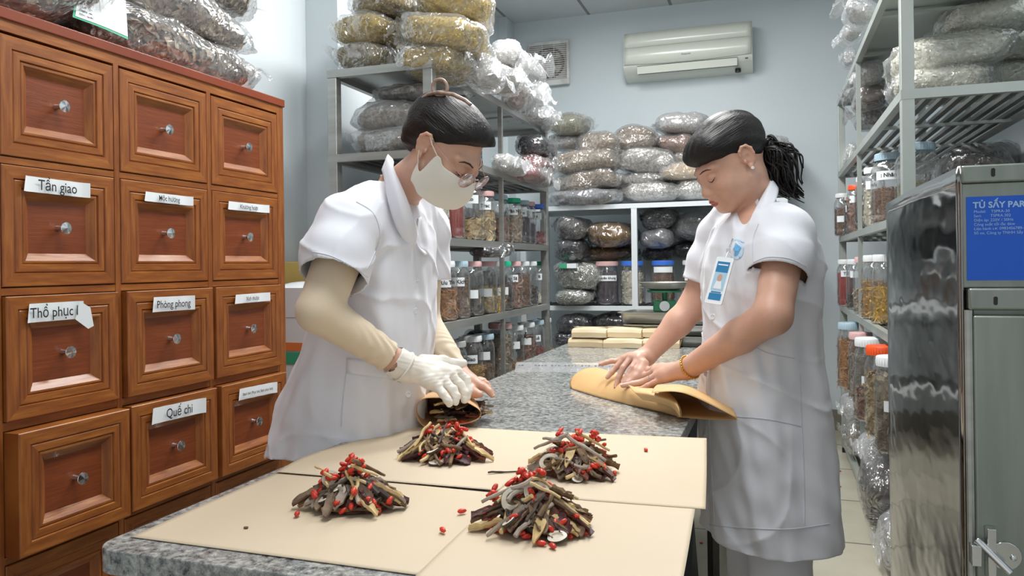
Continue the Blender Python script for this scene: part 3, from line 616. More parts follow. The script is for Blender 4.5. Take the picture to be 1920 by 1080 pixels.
# ---------------------------------------------------------------- plastic bags
FILM = film('clear_bag_film', milk=.06, gloss=.09, bump=.7, scale=9, rough=.13, dist=.03)
FILM_W = film('milky_bag_film', milk=.20, gloss=.14, bump=.9, scale=10, rough=.14, dist=.03)
FILM_G = film('grey_bag_film', tint=(.9, .9, .9), milk=.16, gloss=.09, bump=.7, scale=8, rough=.15, dist=.02)
FILM_D = film('dark_bag_film', tint=(.6, .6, .62), milk=.02, gloss=.06, bump=.6, scale=8, rough=.2, dist=.03)
FMS = {'c': FILM, 'w': FILM_W, 'g': FILM_G, 'd': FILM_D}
def pillow(L_, W_, H_, seed, k=1.0, nz=.05, nu=40, nv=22, puff=.50, wr=.0, crease=0):
    rows = []
    for j in range(nv + 1):
        ph = -PI / 2 + PI * j / nv; row = []
        for i in range(nu):
            th = 2 * PI * i / nu
            def sp(c, e): return math.copysign(abs(c) ** e, c)
            cx, sx = sp(math.cos(th), .52), sp(math.sin(th), .52); cz, sz = sp(math.cos(ph), puff), sp(math.sin(ph), .85)
            v = Vector((cx * cz * L_ / 2, sx * cz * W_ / 2, sz * H_ / 2))
            tp = 1 - .18 * abs(cx) ** 3; v.z *= tp
            n = noise.noise(Vector((v.x * 7, v.y * 7, v.z * 9)) + Vector((seed * 3.1, seed, 0))); n2 = noise.noise(Vector((v.x * 19, v.y * 19, v.z * 19)) + Vector((0, seed * 2.3, seed)))
            d = 1 + nz * 3.2 * n + nz * 1.3 * n2
            if wr: d += wr * abs(math.sin(th * 9 + 3 * n + seed)) * abs(cz) * abs(cx) ** 2
            if crease:
                q = v * 14 + Vector((seed, 0, seed)); rg_ = 1 - abs(noise.noise(q)) * 2; r2 = 1 - abs(noise.noise(q * 2.6)) * 2
                d += (crease * max(0, rg_) ** 3 + crease * .6 * max(0, r2) ** 3) / max(H_ * .5, .02) * .5
            v = v * d * k; v.z = max(v.z, -H_ / 2 * .93 * k); row.append(v)
        rows.append(row)
    return rows
bagn = [0]
def bag(c, L_, W_, H_, kind, lab, f='c', rz=0, pitch=0, roll=0, tails=(1,), chips=0, fillk=.955, group=None, ck=1.0, tl=.35, name='plastic_bag', tag_=None, full=1.0):
    bagn[0] += 1; sd = bagn[0] * 1.37
    t = thing(name, lab, 'bag', c, group=group); t.rotation_euler = (roll, pitch, rz)
    fmb = MB().surf(pillow(L_, W_, H_, sd, 1.0, .06, nu=72, nv=40, wr=.03, crease=.007), closed=True)
    for sgn in tails:
        n, m_ = 12, 7; rows = []
        for j in range(m_):
            u = j / (m_ - 1); row = []
            for i in range(n):
                v = i / (n - 1) - .5; wv = W_ * (.70 + .25 * u) * v
                row.append((sgn * (L_ / 2 * .9 + L_ * tl * u * (.8 + .3 * noise.noise(Vector((v * 4, u, sd))))), wv + .02 * noise.noise(Vector((u * 4, v * 5, sd))),
                            H_ * (-.05 + (.35 * (1 - u) * (.25 - v * v) * 4 * (1 if i % 2 else .85))) + .035 * noise.noise(Vector((v * 4, u * 2.5, sd + 4))) * (1 + u) + H_ * .25 * u * math.sin(sd)))
            rows.append(row)
        fmb.surf(patch(rows, 30, 14))
    put('film', fmb, FMS[f], t, smooth=55)
    g = MB(); pr = pillow(L_ * .96, W_ * .96, H_ * .96, sd, fillk, .06); 
    if full < 1:
        for r_ in pr:
            for v in r_: v.z = min(v.z, H_ * (full - .5))
    g.surf(pr, 1, closed=True)
    if chips:
        for _ in range(chips):
            j = random.randrange(3, 20); i = random.randrange(40); p = pr[j][i].lerp(pr[j - 1][(i + 1) % 40], random.random())
            nrm = Vector((p.x / L_ ** 2, p.y / W_ ** 2, p.z / H_ ** 2)); chip(g, p, nrm.normalized(), kind, k=ck)
    m3 = FILL[kind]
    if not chips or kind in ('grey_herb', 'silver_herb', 'black_herb', 'brown_herb'):
        a, b_, c3 = {'grey_herb': ('#a39e94', '#6f6a61', '#88837a'), 'brown_herb': ('#a0907a', '#67594a', '#85745f'), 'silver_herb': ('#bcb9b3', '#85827b', '#a09d97'), 'black_herb': ('#6a6a6c', '#333337', '#4b4b4f'),
                     }.get(kind, ('#8a8070', '#5a5248', '#6e665a'))
        m3 = [m3[0], mat('filling_mass_' + kind, a, b_, c3, scale=70, detail=6, rough=.8, bump=.9, bscale=90, stretch=(1, .35, 1), dist=.012, lo=.35, hi=.65), m3[2]]
    put('filling', g, m3, t, smooth=60)
    if tag_:
        lx, ly, w_, h_, nrm = tag_; b2 = MB(); n = 8
        M = frame(Vector(lx), nrm[0], nrm[1], nrm[2])
        b2.surf([[(w_ * (i / n - .5), h_ * (j / n - .5), .006 * math.sin(i * .8 + j)) for i in range(n + 1)] for j in range(n + 1)], 0, M)
        e = .012
        b2.surf([[(w_ * (i / n - .5) * .93, h_ * (j / n - .5) * .84, .0015 + .006 * math.sin(i * .8 + j)) for i in range(n + 1)] for j in range(n + 1)], 1, M)
        for k, s_ in enumerate(('Tên dược liệu', 'Bộ phận dùng: Rễ', 'Quy cách: Thái lát, sấy khô', 'Ngày sản xuất', 'Hạn dùng: 24 tháng', 'Nơi sản xuất: Việt Nam')):
            text_mb(s_, h_ * .10, b2, M @ Matrix.Translation((-w_ * .40, h_ * (.32 - .13 * k), .0095)), 2, align='LEFT', bold=.0002)
        o = put('paper_label', b2, [GRNP, PAPER, INK], t, smooth=60); o['label'] = 'white label with green border'
    return t
Z0 = 1.634
G1 = 'bags of wood chips on the drawer cabinet'
ny = (Vector((.96, -.18, .15))).normalized(); nx_ = Vector((.18, .97, 0)).normalized(); nz_ = nx_.cross(ny) * -1
bag((-1.56, 1.13, Z0 + .128), .44, .40, .25, 'wood_chips', 'bulky bag of wood chips with a green-bordered label on the cabinet', 'c', rz=PI / 2, chips=1500, tails=(), tl=.2, group=G1)
lab_c = thing('bag_label', 'green-bordered white product sheet on the chip bag above the cabinet', 'label', (0, 0, 0)) if False else None
bag((-1.54, 1.63, Z0 + .066), .60, .30, .135, 'wood_chips', 'flat bag of wood chips lying directly on the cabinet\'s far end', 'c', rz=PI / 2, chips=1500, tails=(1,), tl=.12, group=G1)
bag((-1.56, 1.60, Z0 + .195), .62, .28, .13, 'wood_chips', 'long bag of wood chips stacked second from the cabinet top', 'c', rz=PI / 2 - .05, pitch=.06, chips=1500, tails=(-1,), tl=.15, group=G1)
bag((-1.60, 1.78, Z0 + .335), .42, .30, .15, 'wood_chips', 'topmost bag of dark wood chips, tip pointing at the wall', 'c', rz=PI / 2, pitch=.12, chips=1100, tails=(1,), tl=.12, group=G1)
bag((-1.58, .80, Z0 + .10), .26, .36, .20, 'black_herb', 'dark bag at the near end of the cabinet top', 'd', rz=PI / 2, tails=(), group=G1)
# product sheet stuck on the first chip bag
def label_on(parent_idx): pass
T1 = [o for o in COL.objects if o.name.startswith('plastic_bag') and o.parent is None][0]
pts = [[atX(x, y, X) for x, y, X in r] for r in ([(136, 32, -1.375), (190, 52, -1.358), (240, 74, -1.350)], [(139, 8, -1.40), (190, 24, -1.385), (238, 40, -1.375)], [(142, -22, -1.435), (190, -10, -1.425), (236, 2, -1.415)])]
inv = Matrix.Rotation(-PI / 2, 4, 'Z') @ Matrix.Translation(-T1.location)
pts = [[inv @ p for p in r] for r in pts]; G = patch(pts, 12, 8); b2 = MB().surf(G, 0)
def bil(u, v):
    i = min(int(u * 11), 10); j = min(int(v * 7), 6); fu = u * 11 - i; fv = v * 7 - j
    return G[j][i].lerp(G[j][i + 1], fu).lerp(G[j + 1][i].lerp(G[j + 1][i + 1], fu), fv)
e1 = (bil(1, 0) - bil(0, 0)).normalized(); e2 = (bil(0, 1) - bil(0, 0)); e2 = (e2 - e1 * e2.dot(e1)).normalized(); nn = e1.cross(e2)
b2.surf([[bil(.06 + .93 * i / 8, .08 + .92 * j / 6) + nn * .0012 for i in range(9)] for j in range(7)], 1)
for k, s_ in enumerate(('Tên dược liệu', 'Nhà sản xuất', 'Bộ phận dùng', 'Quy cách đóng gói', 'Ngày sản xuất: 05 / 2023', 'Bảo quản nơi khô ráo')):
    text_mb(s_, .0085, b2, frame(bil(.12, .86 - .13 * k) + nn * .004, e1, e2, nn), 2, align='LEFT', bold=.0002)
o = put('paper_label', b2, [GRNP, PAPER, INK], T1, smooth=60); o['label'] = 'white product sheet with green border'

def bpx(x0, y0, x1, y1, zc, kind, lab, f='c', W_=.32, tails=(1,), chips=0, rz=0, push=.5, roll=0, pitch=0, **k):
    c = P((x0 + x1) / 2, (y0 + y1) / 2, zc) + Vector((0, W_ * push, 0)); s_ = (zc) / FPX
    return bag(c, (x1 - x0) * s_ * 1.02, W_, (y1 - y0) * s_ * 1.06, kind, lab, f, rz=rz, tails=tails, chips=chips, roll=roll, pitch=pitch, **k)
GY = 'bags of dried yellow flowers on the left rack'
YF = ', on the left rack top'
bpx(612, 72, 716, 126, 2.98, 'olive_flowers', 'bag of olive-brown flowers with clear film flap, lowest left' + YF, W_=.30, tails=(-1, 1), chips=900, group=GY, tl=.3, pitch=.08)
bpx(720, 76, 852, 130, 2.82, 'yellow_flowers', 'yellow flower bag lowest right, above the rack corner' + YF, W_=.36, tails=(1,), chips=1000, group=GY, tl=.15, rz=.15)
bpx(602, 16, 728, 76, 2.98, 'yellow_flowers', 'yellow flower bag with a sealed strip, middle left' + YF, W_=.30, tails=(1,), chips=1000, group=GY, tl=.1)
bpx(716, 16, 880, 82, 2.80, 'yellow_flowers', 'large yellow flower bag wrapped in folded film, middle right' + YF, W_=.40, tails=(-1,), chips=1200, group=GY, tl=.1, rz=.25, pitch=.18)
bpx(632, -34, 742, 20, 2.98, 'olive_flowers', 'yellow flower bag cut by the picture top, upper left' + YF, W_=.30, tails=(), chips=900, group=GY)
bpx(736, -56, 892, 26, 2.86, 'yellow_flowers', 'topmost yellow flower bag, sloping down to the right' + YF, W_=.40, tails=(), chips=1200, group=GY, rz=.3, pitch=.25)
GW = 'crumpled milky bags along the left rack top'
for i, (x0, y0, x1, y1, zc, kd, lb) in enumerate([(850, 92, 912, 152, 3.0, 'silver_herb', 'milky bag with crumpled film directly behind the near yellow bags'), (896, 66, 956, 118, 3.35, 'silver_herb', 'upper crumpled bag, pinkish filling showing through, beside the ceiling corner'),
        (884, 108, 944, 166, 3.3, 'olive_flowers', 'crumpled bag with some yellow herb above the rack\'s long rail'), (930, 92, 992, 146, 3.6, 'silver_herb', 'milky bag heaped above the middle of the rack rail'),
        (918, 146, 972, 196, 3.6, 'brown_nuts', 'crumpled milky bag with brown nuts below the heap'), (955, 140, 1002, 196, 3.85, 'silver_herb', 'milky shiny bag left of the exhaust fan\'s underside'),
        (962, 182, 1012, 226, 3.95, 'silver_herb', 'low crumpled bag near the far rack corner'), (990, 200, 1024, 240, 4.1, 'silver_herb', 'last small crumpled bag at the far rack corner')]):
    if kd == 'silver_herb': bpx(x0, y0, x1, y1, zc, kd, lb, 'w', W_=.28, tails=(1, -1), group=GW, tl=.45, rz=.4 * math.sin(i * 2), fillk=.85)
    else: bpx(x0, y0, x1, y1, zc, kd, lb, 'w', W_=.28, tails=(1, -1), group=GW, tl=.45, rz=.4 * math.sin(i * 2), fillk=.85, chips=300)
GG = 'grey herb bags in the left rack\'s upper bay'
bpx(633, 232, 782, 288, 3.0, 'grey_herb', 'grey herb bag lowest in the left rack\'s upper bay', 'g', W_=.34, tails=(-1, 1), group=GG, tl=.12)
bpx(635, 184, 792, 244, 3.0, 'grey_herb', 'grey herb bag, middle of the stack in the left rack\'s upper bay', 'g', W_=.34, tails=(1,), group=GG, tl=.1, rz=.06)
bpx(684, 152, 800, 188, 3.05, 'grey_herb', 'small grey herb bag topmost under the left rack\'s top', 'g', W_=.34, tails=(-1,), group=GG, tl=.15)
GF = 'bags behind the masked woman\'s head in the left rack'
bpx(915, 285, 956, 320, 3.45, 'silver_herb', 'clear bag with white slip beside the thin post, above the jars', 'w', W_=.3, group=GF)
bpx(946, 305, 1000, 338, 3.75, 'red_herb', 'flat clear bag showing red and white print above the jars', 'c', W_=.3, chips=150, group=GF)
bpx(962, 288, 1018, 322, 3.95, 'red_herb', 'bag of dark red herb at the rack\'s far end above the jars', 'c', W_=.3, chips=250, group=GF)
bpx(985, 318, 1022, 346, 3.95, 'brown_herb', 'small grey-brown bag below the red herb bag in the rack', 'g', W_=.25, group=GF)
bpx(960, 250, 1022, 292, 4.0, 'black_herb', 'dark bag under the rack top at its far end', 'd', W_=.3, tails=(), group=GF)
bpx(850, 462, 910, 482, 3.2, 'black_herb', 'dark bag lying behind the jars of the middle jar shelf', 'd', W_=.2, tails=(1,), group=GF, push=1.2)
GB = 'herb bags heaped on the white back rack'
T_ = ', white rack top'
for x0, y0, x1, y1, zc, kd, f, W_, tl_, lb in [
    (1024, 352, 1152, 386, 4.95, 'black_herb', 'g', .4, (), 'dark shiny bag at bottom left of the heap'), (1028, 318, 1160, 356, 4.95, 'brown_herb', 'c', .4, (1,), 'brown root bag second from the bottom at left'),
    (1026, 276, 1150, 322, 4.95, 'brown_herb', 'c', .4, (), 'largest brown bag of fine roots, third layer at left'), (1024, 248, 1082, 278, 5.1, 'grey_herb', 'g', .34, (), 'greenish grey bag between two brown ones at left'),
    (1022, 206, 1092, 250, 5.0, 'green_seeds', 'c', .36, (1,), 'olive brown bag topmost at the left end'), (1078, 243, 1162, 292, 5.0, 'brown_herb', 'c', .36, (-1, 1), 'tilted clear bag of roots under the second hump'),
    (1146, 231, 1226, 278, 5.05, 'brown_herb', 'c', .36, (-1, 1), 'rounded bag of pinkish brown fibres at the heap\'s middle'), (1150, 274, 1260, 322, 5.0, 'silver_herb', 'c', .36, (), 'silvery crinkled bag in the heap\'s centre'),
    (1152, 320, 1250, 344, 5.05, 'silver_herb', 'c', .36, (1,), 'thin silvery bag pressed flat in the centre'), (1150, 340, 1272, 378, 4.95, 'silver_herb', 'c', .4, (-1,), 'domed pale grey bag at the bottom centre'),
    (1228, 206, 1325, 248, 5.05, 'silver_herb', 'g', .36, (-1,), 'light grey bag topmost behind the right woman\'s forehead'), (1226, 248, 1300, 284, 5.05, 'pink_roots', 'c', .34, (), 'bag of reddish brown bark under the topmost grey bag'),
    (1256, 278, 1330, 306, 5.05, 'silver_herb', 'c', .34, (), 'clear bag half hidden by the right woman\'s fringe'), (1234, 302, 1330, 336, 4.95, 'yellow_strips', 'w', .34, (-1,), 'flat bag with yellow strips beside the right woman\'s brow'),
    (1252, 332, 1345, 374, 4.95, 'silver_herb', 'c', .38, (), 'silvery bag at bottom right beside the right woman\'s nose'), (1405, 250, 1480, 300, 5.0, 'silver_herb', 'w', .36, (1,), 'milky bag behind the right woman\'s ponytail'),
    (1400, 300, 1480, 370, 5.0, 'grey_herb', 'g', .36, (), 'grey bag low behind the right woman\'s hair')]:
    ch = {'green_seeds': 500, 'pink_roots': 250, 'yellow_strips': 250, 'brown_herb': 500}.get(kd, 0)
    bpx(x0, y0, x1, y1, zc, kd, lb + T_, f, W_=W_, tails=tl_, chips=ch, group=GB, tl=.18, rz=.12 * math.sin(x0), pitch=.04 * math.sin(x0 * 3))
bpx(1402, 226, 1422, 240, 5.2, 'tan_slices', 'pale bundle end poking out above the right woman\'s hair' + T_, 'w', W_=.2, tails=(), group=GB)
GC = 'bags inside the white back rack'; U_ = ', white rack upper bay'
for x0, y0, x1, y1, zc, kd, f, W_, tl_, lb in [
    (1034, 404, 1094, 450, 4.95, 'grey_herb', 'd', .36, (-1,), 'dim grey bag leaning at upper left'), (1096, 414, 1186, 464, 4.95, 'gold_straw', 'd', .36, (), 'bag of brown stalks left of the white post'),
    (1032, 446, 1092, 488, 4.95, 'black_herb', 'd', .36, (), 'dark bag above the ring slice bags'), (1090, 460, 1184, 490, 5.1, 'gold_straw', 'd', .34, (1,), 'olive stalk bag squashed above the pink-lidded jar'),
    (1200, 388, 1262, 430, 4.95, 'black_herb', 'd', .34, (-1,), 'charcoal bag topmost right of the white post'), (1198, 426, 1256, 466, 4.95, 'black_herb', 'g', .34, (), 'charcoal bag with pale tag, second from top right of the post'),
    (1256, 396, 1362, 452, 4.95, 'black_herb', 'g', .38, (), 'big dark grey bag near the right woman\'s sleeve'), (1200, 460, 1262, 490, 5.15, 'black_herb', 'd', .3, (), 'near-black bag low right of the white post'),
    (1256, 450, 1345, 488, 5.1, 'black_herb', 'd', .34, (1,), 'dark crinkled bag above the white-lidded jar')]:
    bpx(x0, y0, x1, y1, zc, kd, lb + U_, f, W_=W_, tails=tl_, chips={'gold_straw': 220}.get(kd, 0), group=GC, tl=.15)
bpx(1034, 543, 1110, 572, 4.95, 'ring_slices', 'lower bag of white ringed root slices' + U_, 'c', W_=.32, tails=(1,), chips=420, group=GC, tl=.1, ck=1.35)
tr_ = bpx(1034, 488, 1118, 544, 4.95, 'ring_slices', 'upper bag of white ringed root slices with green label' + U_, 'c', W_=.34, tails=(), chips=620, group=GC, ck=1.35)
b2 = MB(); b2.box((-.09, -.19, .045), (-.04, -.13, .075), 0); b2.box((-.04, -.19, .045), (.02, -.13, .075), 1); o = put('paper_label', b2, [GRNP, PAPER], tr_, smooth=0); o['label'] = 'green and white paper label'
L_low = ', white rack low bay'
for x0, y0, x1, y1, lb in [(1034, 592, 1104, 628, 'dark bag at the left'), (1034, 624, 1080, 652, 'shiny dark bag bottom left'), (1104, 590, 1190, 632, 'dark bag behind the kraft packets'), (1200, 596, 1290, 632, 'dark bag behind the steel trays')]:
    bpx(x0, y0, x1, y1, 4.98, 'black_herb', lb + L_low, 'd', W_=.34, tails=(), group='bags in the white rack\'s lower bay', tl=.1)
GD = 'added dark bags behind the jars, left rack'
for zz, nm in ((1.25, 'upper'), (.925, 'middle'), (.60, 'low')):  # presumed stored bags, added dark to stand for shade behind the jars too
    for k, yy in enumerate((2.88, 3.38, 3.86)):
        bag((-1.47, yy, zz + .098), .44, .22, .19, 'black_herb', ('nearest', 'middle', 'farthest')[k] + ' added dark bag behind the ' + nm + ' jar row, left rack', 'd', rz=PI / 2, tails=(), group=GD)
for k, yy in enumerate((3.35, 3.95, 4.55)):  # unseen bags added to darken the wall showing behind these jars
    bag((.72, yy, 1.285 + .13), .5, .22, .25, 'dark_leaves', ('nearest', 'middle', 'farthest')[k] + ' added dark bag behind the upper jar row, right rack', 'd', rz=PI / 2, tails=(), group='added dark bags behind the jars, right rack')
# right rack bags
GR = 'bags of pale cubes on the right rack'; R_ = ', right rack'
bpx(1692, 112, 1870, 172, 2.72, 'pale_cubes', 'pale cube bag resting on the shelf, front' + R_, W_=.36, tails=(-1, 1), chips=1200, group=GR, tl=.10)
bpx(1690, 48, 1892, 118, 2.72, 'pale_cubes', 'large shiny bag of pale cubes, second layer' + R_, 'c', W_=.38, tails=(1,), chips=1200, group=GR, tl=.1, pitch=-.08)
bpx(1790, -14, 1960, 46, 2.78, 'pale_cubes', 'topmost pale cube bag at the picture corner' + R_, 'c', W_=.36, tails=(-1,), chips=900, group=GR, tl=.2, pitch=-.05)
bpx(1850, 106, 1975, 166, 3.0, 'pale_cubes', 'pale cube bag at right edge, lower one' + R_, W_=.3, tails=(), chips=600, group=GR)
bpx(1855, 56, 1985, 108, 3.0, 'pale_cubes', 'pale cube bag at right edge, behind the large shiny one' + R_, W_=.3, tails=(), chips=600, group=GR)
GH = 'brown and milky bags at the right rack\'s far end'
bpx(1610, 148, 1668, 195, 3.7, 'brown_nuts', 'brown bag seen between the right rack\'s thin and near posts', 'g', W_=.34, tails=(1, -1), chips=200, group=GH, tl=.5)
bpx(1612, 190, 1668, 232, 3.9, 'black_herb', 'dark bag below the brown bag between the right rack\'s posts', 'g', W_=.3, tails=(-1,), group=GH, tl=.5)
bpx(1614, 110, 1660, 150, 3.6, 'silver_herb', 'milky bag under the right rack\'s top rail', 'w', W_=.3, tails=(-1, 1), group=GH, tl=.5, fillk=.8)
bpx(1588, 268, 1610, 318, 4.5, 'silver_herb', 'small milky bag on the right rack\'s far end', 'w', W_=.24, tails=(-1,), group=GH, fillk=.8)
bpx(1588, -8, 1650, 30, 3.3, 'silver_herb', 'crumpled white bag hanging over the right rack\'s top rail, near the picture top', 'w', W_=.26, tails=(-1, 1), group=GH, tl=.5, fillk=.7, pitch=.5)
bpx(1584, 26, 1626, 64, 3.6, 'silver_herb', 'crumpled white bag lower down on the right rack\'s top rail', 'w', W_=.26, tails=(-1,), group=GH, tl=.5, fillk=.7, pitch=-.6)
bpx(1584, 84, 1606, 118, 4.3, 'silver_herb', 'small white bag end at the far part of the right rack\'s top', 'w', W_=.2, tails=(-1,), group=GH, tl=.4, fillk=.7)
bpx(1790, 265, 1935, 345, 3.2, 'dark_leaves', 'dim brown bag on the jar shelf above the steel dryer', 'g', W_=.34, tails=(-1,), chips=300, group=GH, tl=.2)
GI = 'bags at the bottom of the right rack'
bpx(1585, 748, 1625, 800, 4.2, 'silver_herb', 'milky bag far down in the right rack below the jars', 'w', W_=.3, tails=(-1, 1), group=GI, fillk=.8, tl=.3)
bpx(1588, 796, 1630, 862, 4.0, 'grey_herb', 'grey clear bag on the right rack\'s bottom shelf, far part', 'c', W_=.3, tails=(-1,), group=GI, fillk=.85, tl=.3)
bpx(1624, 832, 1690, 890, 3.1, 'silver_herb', 'milky top of a bag heap low in the right rack', 'w', W_=.32, tails=(-1, 1), group=GI, fillk=.8, tl=.3)
bpx(1626, 880, 1700, 1016, 2.95, 'dark_leaves', 'big clear bag of dark herb sagging from the right rack\'s bottom shelf', 'c', W_=.32, tails=(), chips=400, group=GI, tl=.2)
bpx(1662, 985, 1720, 1090, 2.75, 'silver_herb', 'bluish white empty bag on the floor beside the dryer', 'w', W_=.28, tails=(-1,), group=GI, fillk=.7, tl=.3)

# ---------------------------------------------------------------- things on the far table: packets, trays, scale
KRAFT = mat('kraft_paper', '#dccbab', '#d2be99', scale=6, rough=.7, bump=.15, bscale=120, dist=.002)
KRAFT_I = mat('kraft_paper_folded', '#cdab7c', '#c29e6d', scale=7, rough=.7, bump=.15, bscale=90, dist=.002)
def packet(c, L_, W_, H_, rz, lab, seed):
    t = thing('kraft_packet', lab, 'packet', c, rz, group='wrapped kraft packets')
    m = MB(); n = 9; rows = []
    sec = [(-.5, .0), (-.5, .55), (-.44, .85), (-.2, .98), (.2, 1.0), (.44, .86), (.5, .5), (.5, .0)]
    for i in range(n):
        u = i / (n - 1); e = 1 - .10 * (abs(2 * u - 1) ** 4)
        rows.append([Vector(((u - .5) * L_, y * W_ * (1 + .01 * math.sin(seed + i)), z * H_ * e + .002 * noise.noise(Vector((u * 3, y * 5, seed))))) for y, z in sec])
    m.surf(rows, closed=True); m.add(rows[0], [tuple(range(8))]); m.add(rows[-1], [tuple(range(8))[::-1]])
    put('wrapping', m, KRAFT, t, smooth=25, recalc=True)
    fl = MB(); fl.add([(L_ * .5 + .001, -W_ * .45, H_ * .1), (L_ * .5 + .001, W_ * .45, H_ * .1), (L_ * .5 + .006, W_ * .1, H_ * .8), (L_ * .5 + .006, -W_ * .1, H_ * .8)], [(0, 1, 2, 3)]); put('end_flap', fl, KRAFT_I, t, solid=.001)
    fl = MB(); fl.add([(-L_ * .48, -W_ * .1, H_ * 1.0), (L_ * .48, -W_ * .06, H_ * 1.01), (L_ * .46, W_ * .3, H_ * .99), (-L_ * .47, W_ * .34, H_ * .98)], [(0, 1, 2, 3)]); put('top_flap', fl, KRAFT, t, solid=.001, off=1)
for i, (x, y, zz, w_, lab) in enumerate([(1103, 648, .781, 66, 'lower left kraft packet of the stack'), (1172, 650, .781, 72, 'lower middle kraft packet under the bright one'), (1242, 650, .781, 66, 'lower right kraft packet behind the woman\'s forearm'),
                                 (1110, 648, .823, 66, 'upper left kraft packet of the stack'), (1172, 648, .823, 70, 'upper middle kraft packet with crumpled end'), (1240, 648, .823, 64, 'upper right kraft packet partly behind the forearm')]):
    q = on(x, y if i < 3 else y, .781); s_ = 3.37 / FPX
    packet((q.x, q.y - .01, zz), w_ * s_, .11, .040, .04 * math.sin(i * 4) + .02, lab + ' on the far table', i * 3.3)
def tray(c, L_, W_, H_, rz, lab):
    t = thing('steel_tray', lab, 'tray', c, rz, group='stacked steel trays')
    def rr(x, y, z): return [(p[0], p[1], z) for p in rrect(-x, -y, x, y, .03, 5)]
    m = MB(); rows = [rr(L_ / 2 + .012, W_ / 2 + .012, H_ - .004), rr(L_ / 2 + .012, W_ / 2 + .012, H_), rr(L_ / 2, W_ / 2, H_), rr(L_ / 2 - .008, W_ / 2 - .008, .004)]
    m.surf(rows, closed=True); m.add(rows[-1], [tuple(range(len(rows[-1])))])
    put('pan', m, STEEL, t, smooth=40, solid=.0015)
q = Vector((-.42, 3.48, 0))
tray((-.39, 3.49, .781), .42, .21, .045, -.05, 'bottom steel tray of the stack'); tray((-.40, 3.49, .829), .42, .21, .045, -.03, 'middle steel tray of the stack'); tray((-.41, 3.49, .877), .44, .22, .05, -.12, 'topmost steel tray of the stack, open')
sc = atY(1247, 600, 3.47); t = thing('kitchen_scale', 'green spring scale with round steel pan on the trays', 'scale', (sc.x, 3.47, .928), .1)
SG = mat('scale_green', '#1f7d55', rough=.35, coat=.3)
put('housing', MB().prism([(-.05, -.045), (.05, -.045), (.042, .045), (-.042, .045)], 0, .05), SG, t, bevel=.006)
put('stem', MB().lathe([(.012, .05), (.012, .085)], 14), SG, t)
put('support_ring', MB().lathe([(.012, .082), (.075, .086), (.078, .094), (.070, .094), (.012, .088)], 32), SG, t)
put('pan', MB().lathe([(.0005, .094), (.055, .097), (.085, .108), (.108, .128), (.112, .130), (.112, .128), (.086, .105), (.055, .0945)], 40), STEEL, t)
put('dial', MB().lathe([(.0005, .001), (.034, .001), (.034, 0)], 24, 0, frame((0, -.047, .026), (1, 0, 0), (0, 0, 1), (0, -1, 0)) @ Matrix.Scale(.65, 4)), PAPER, t)
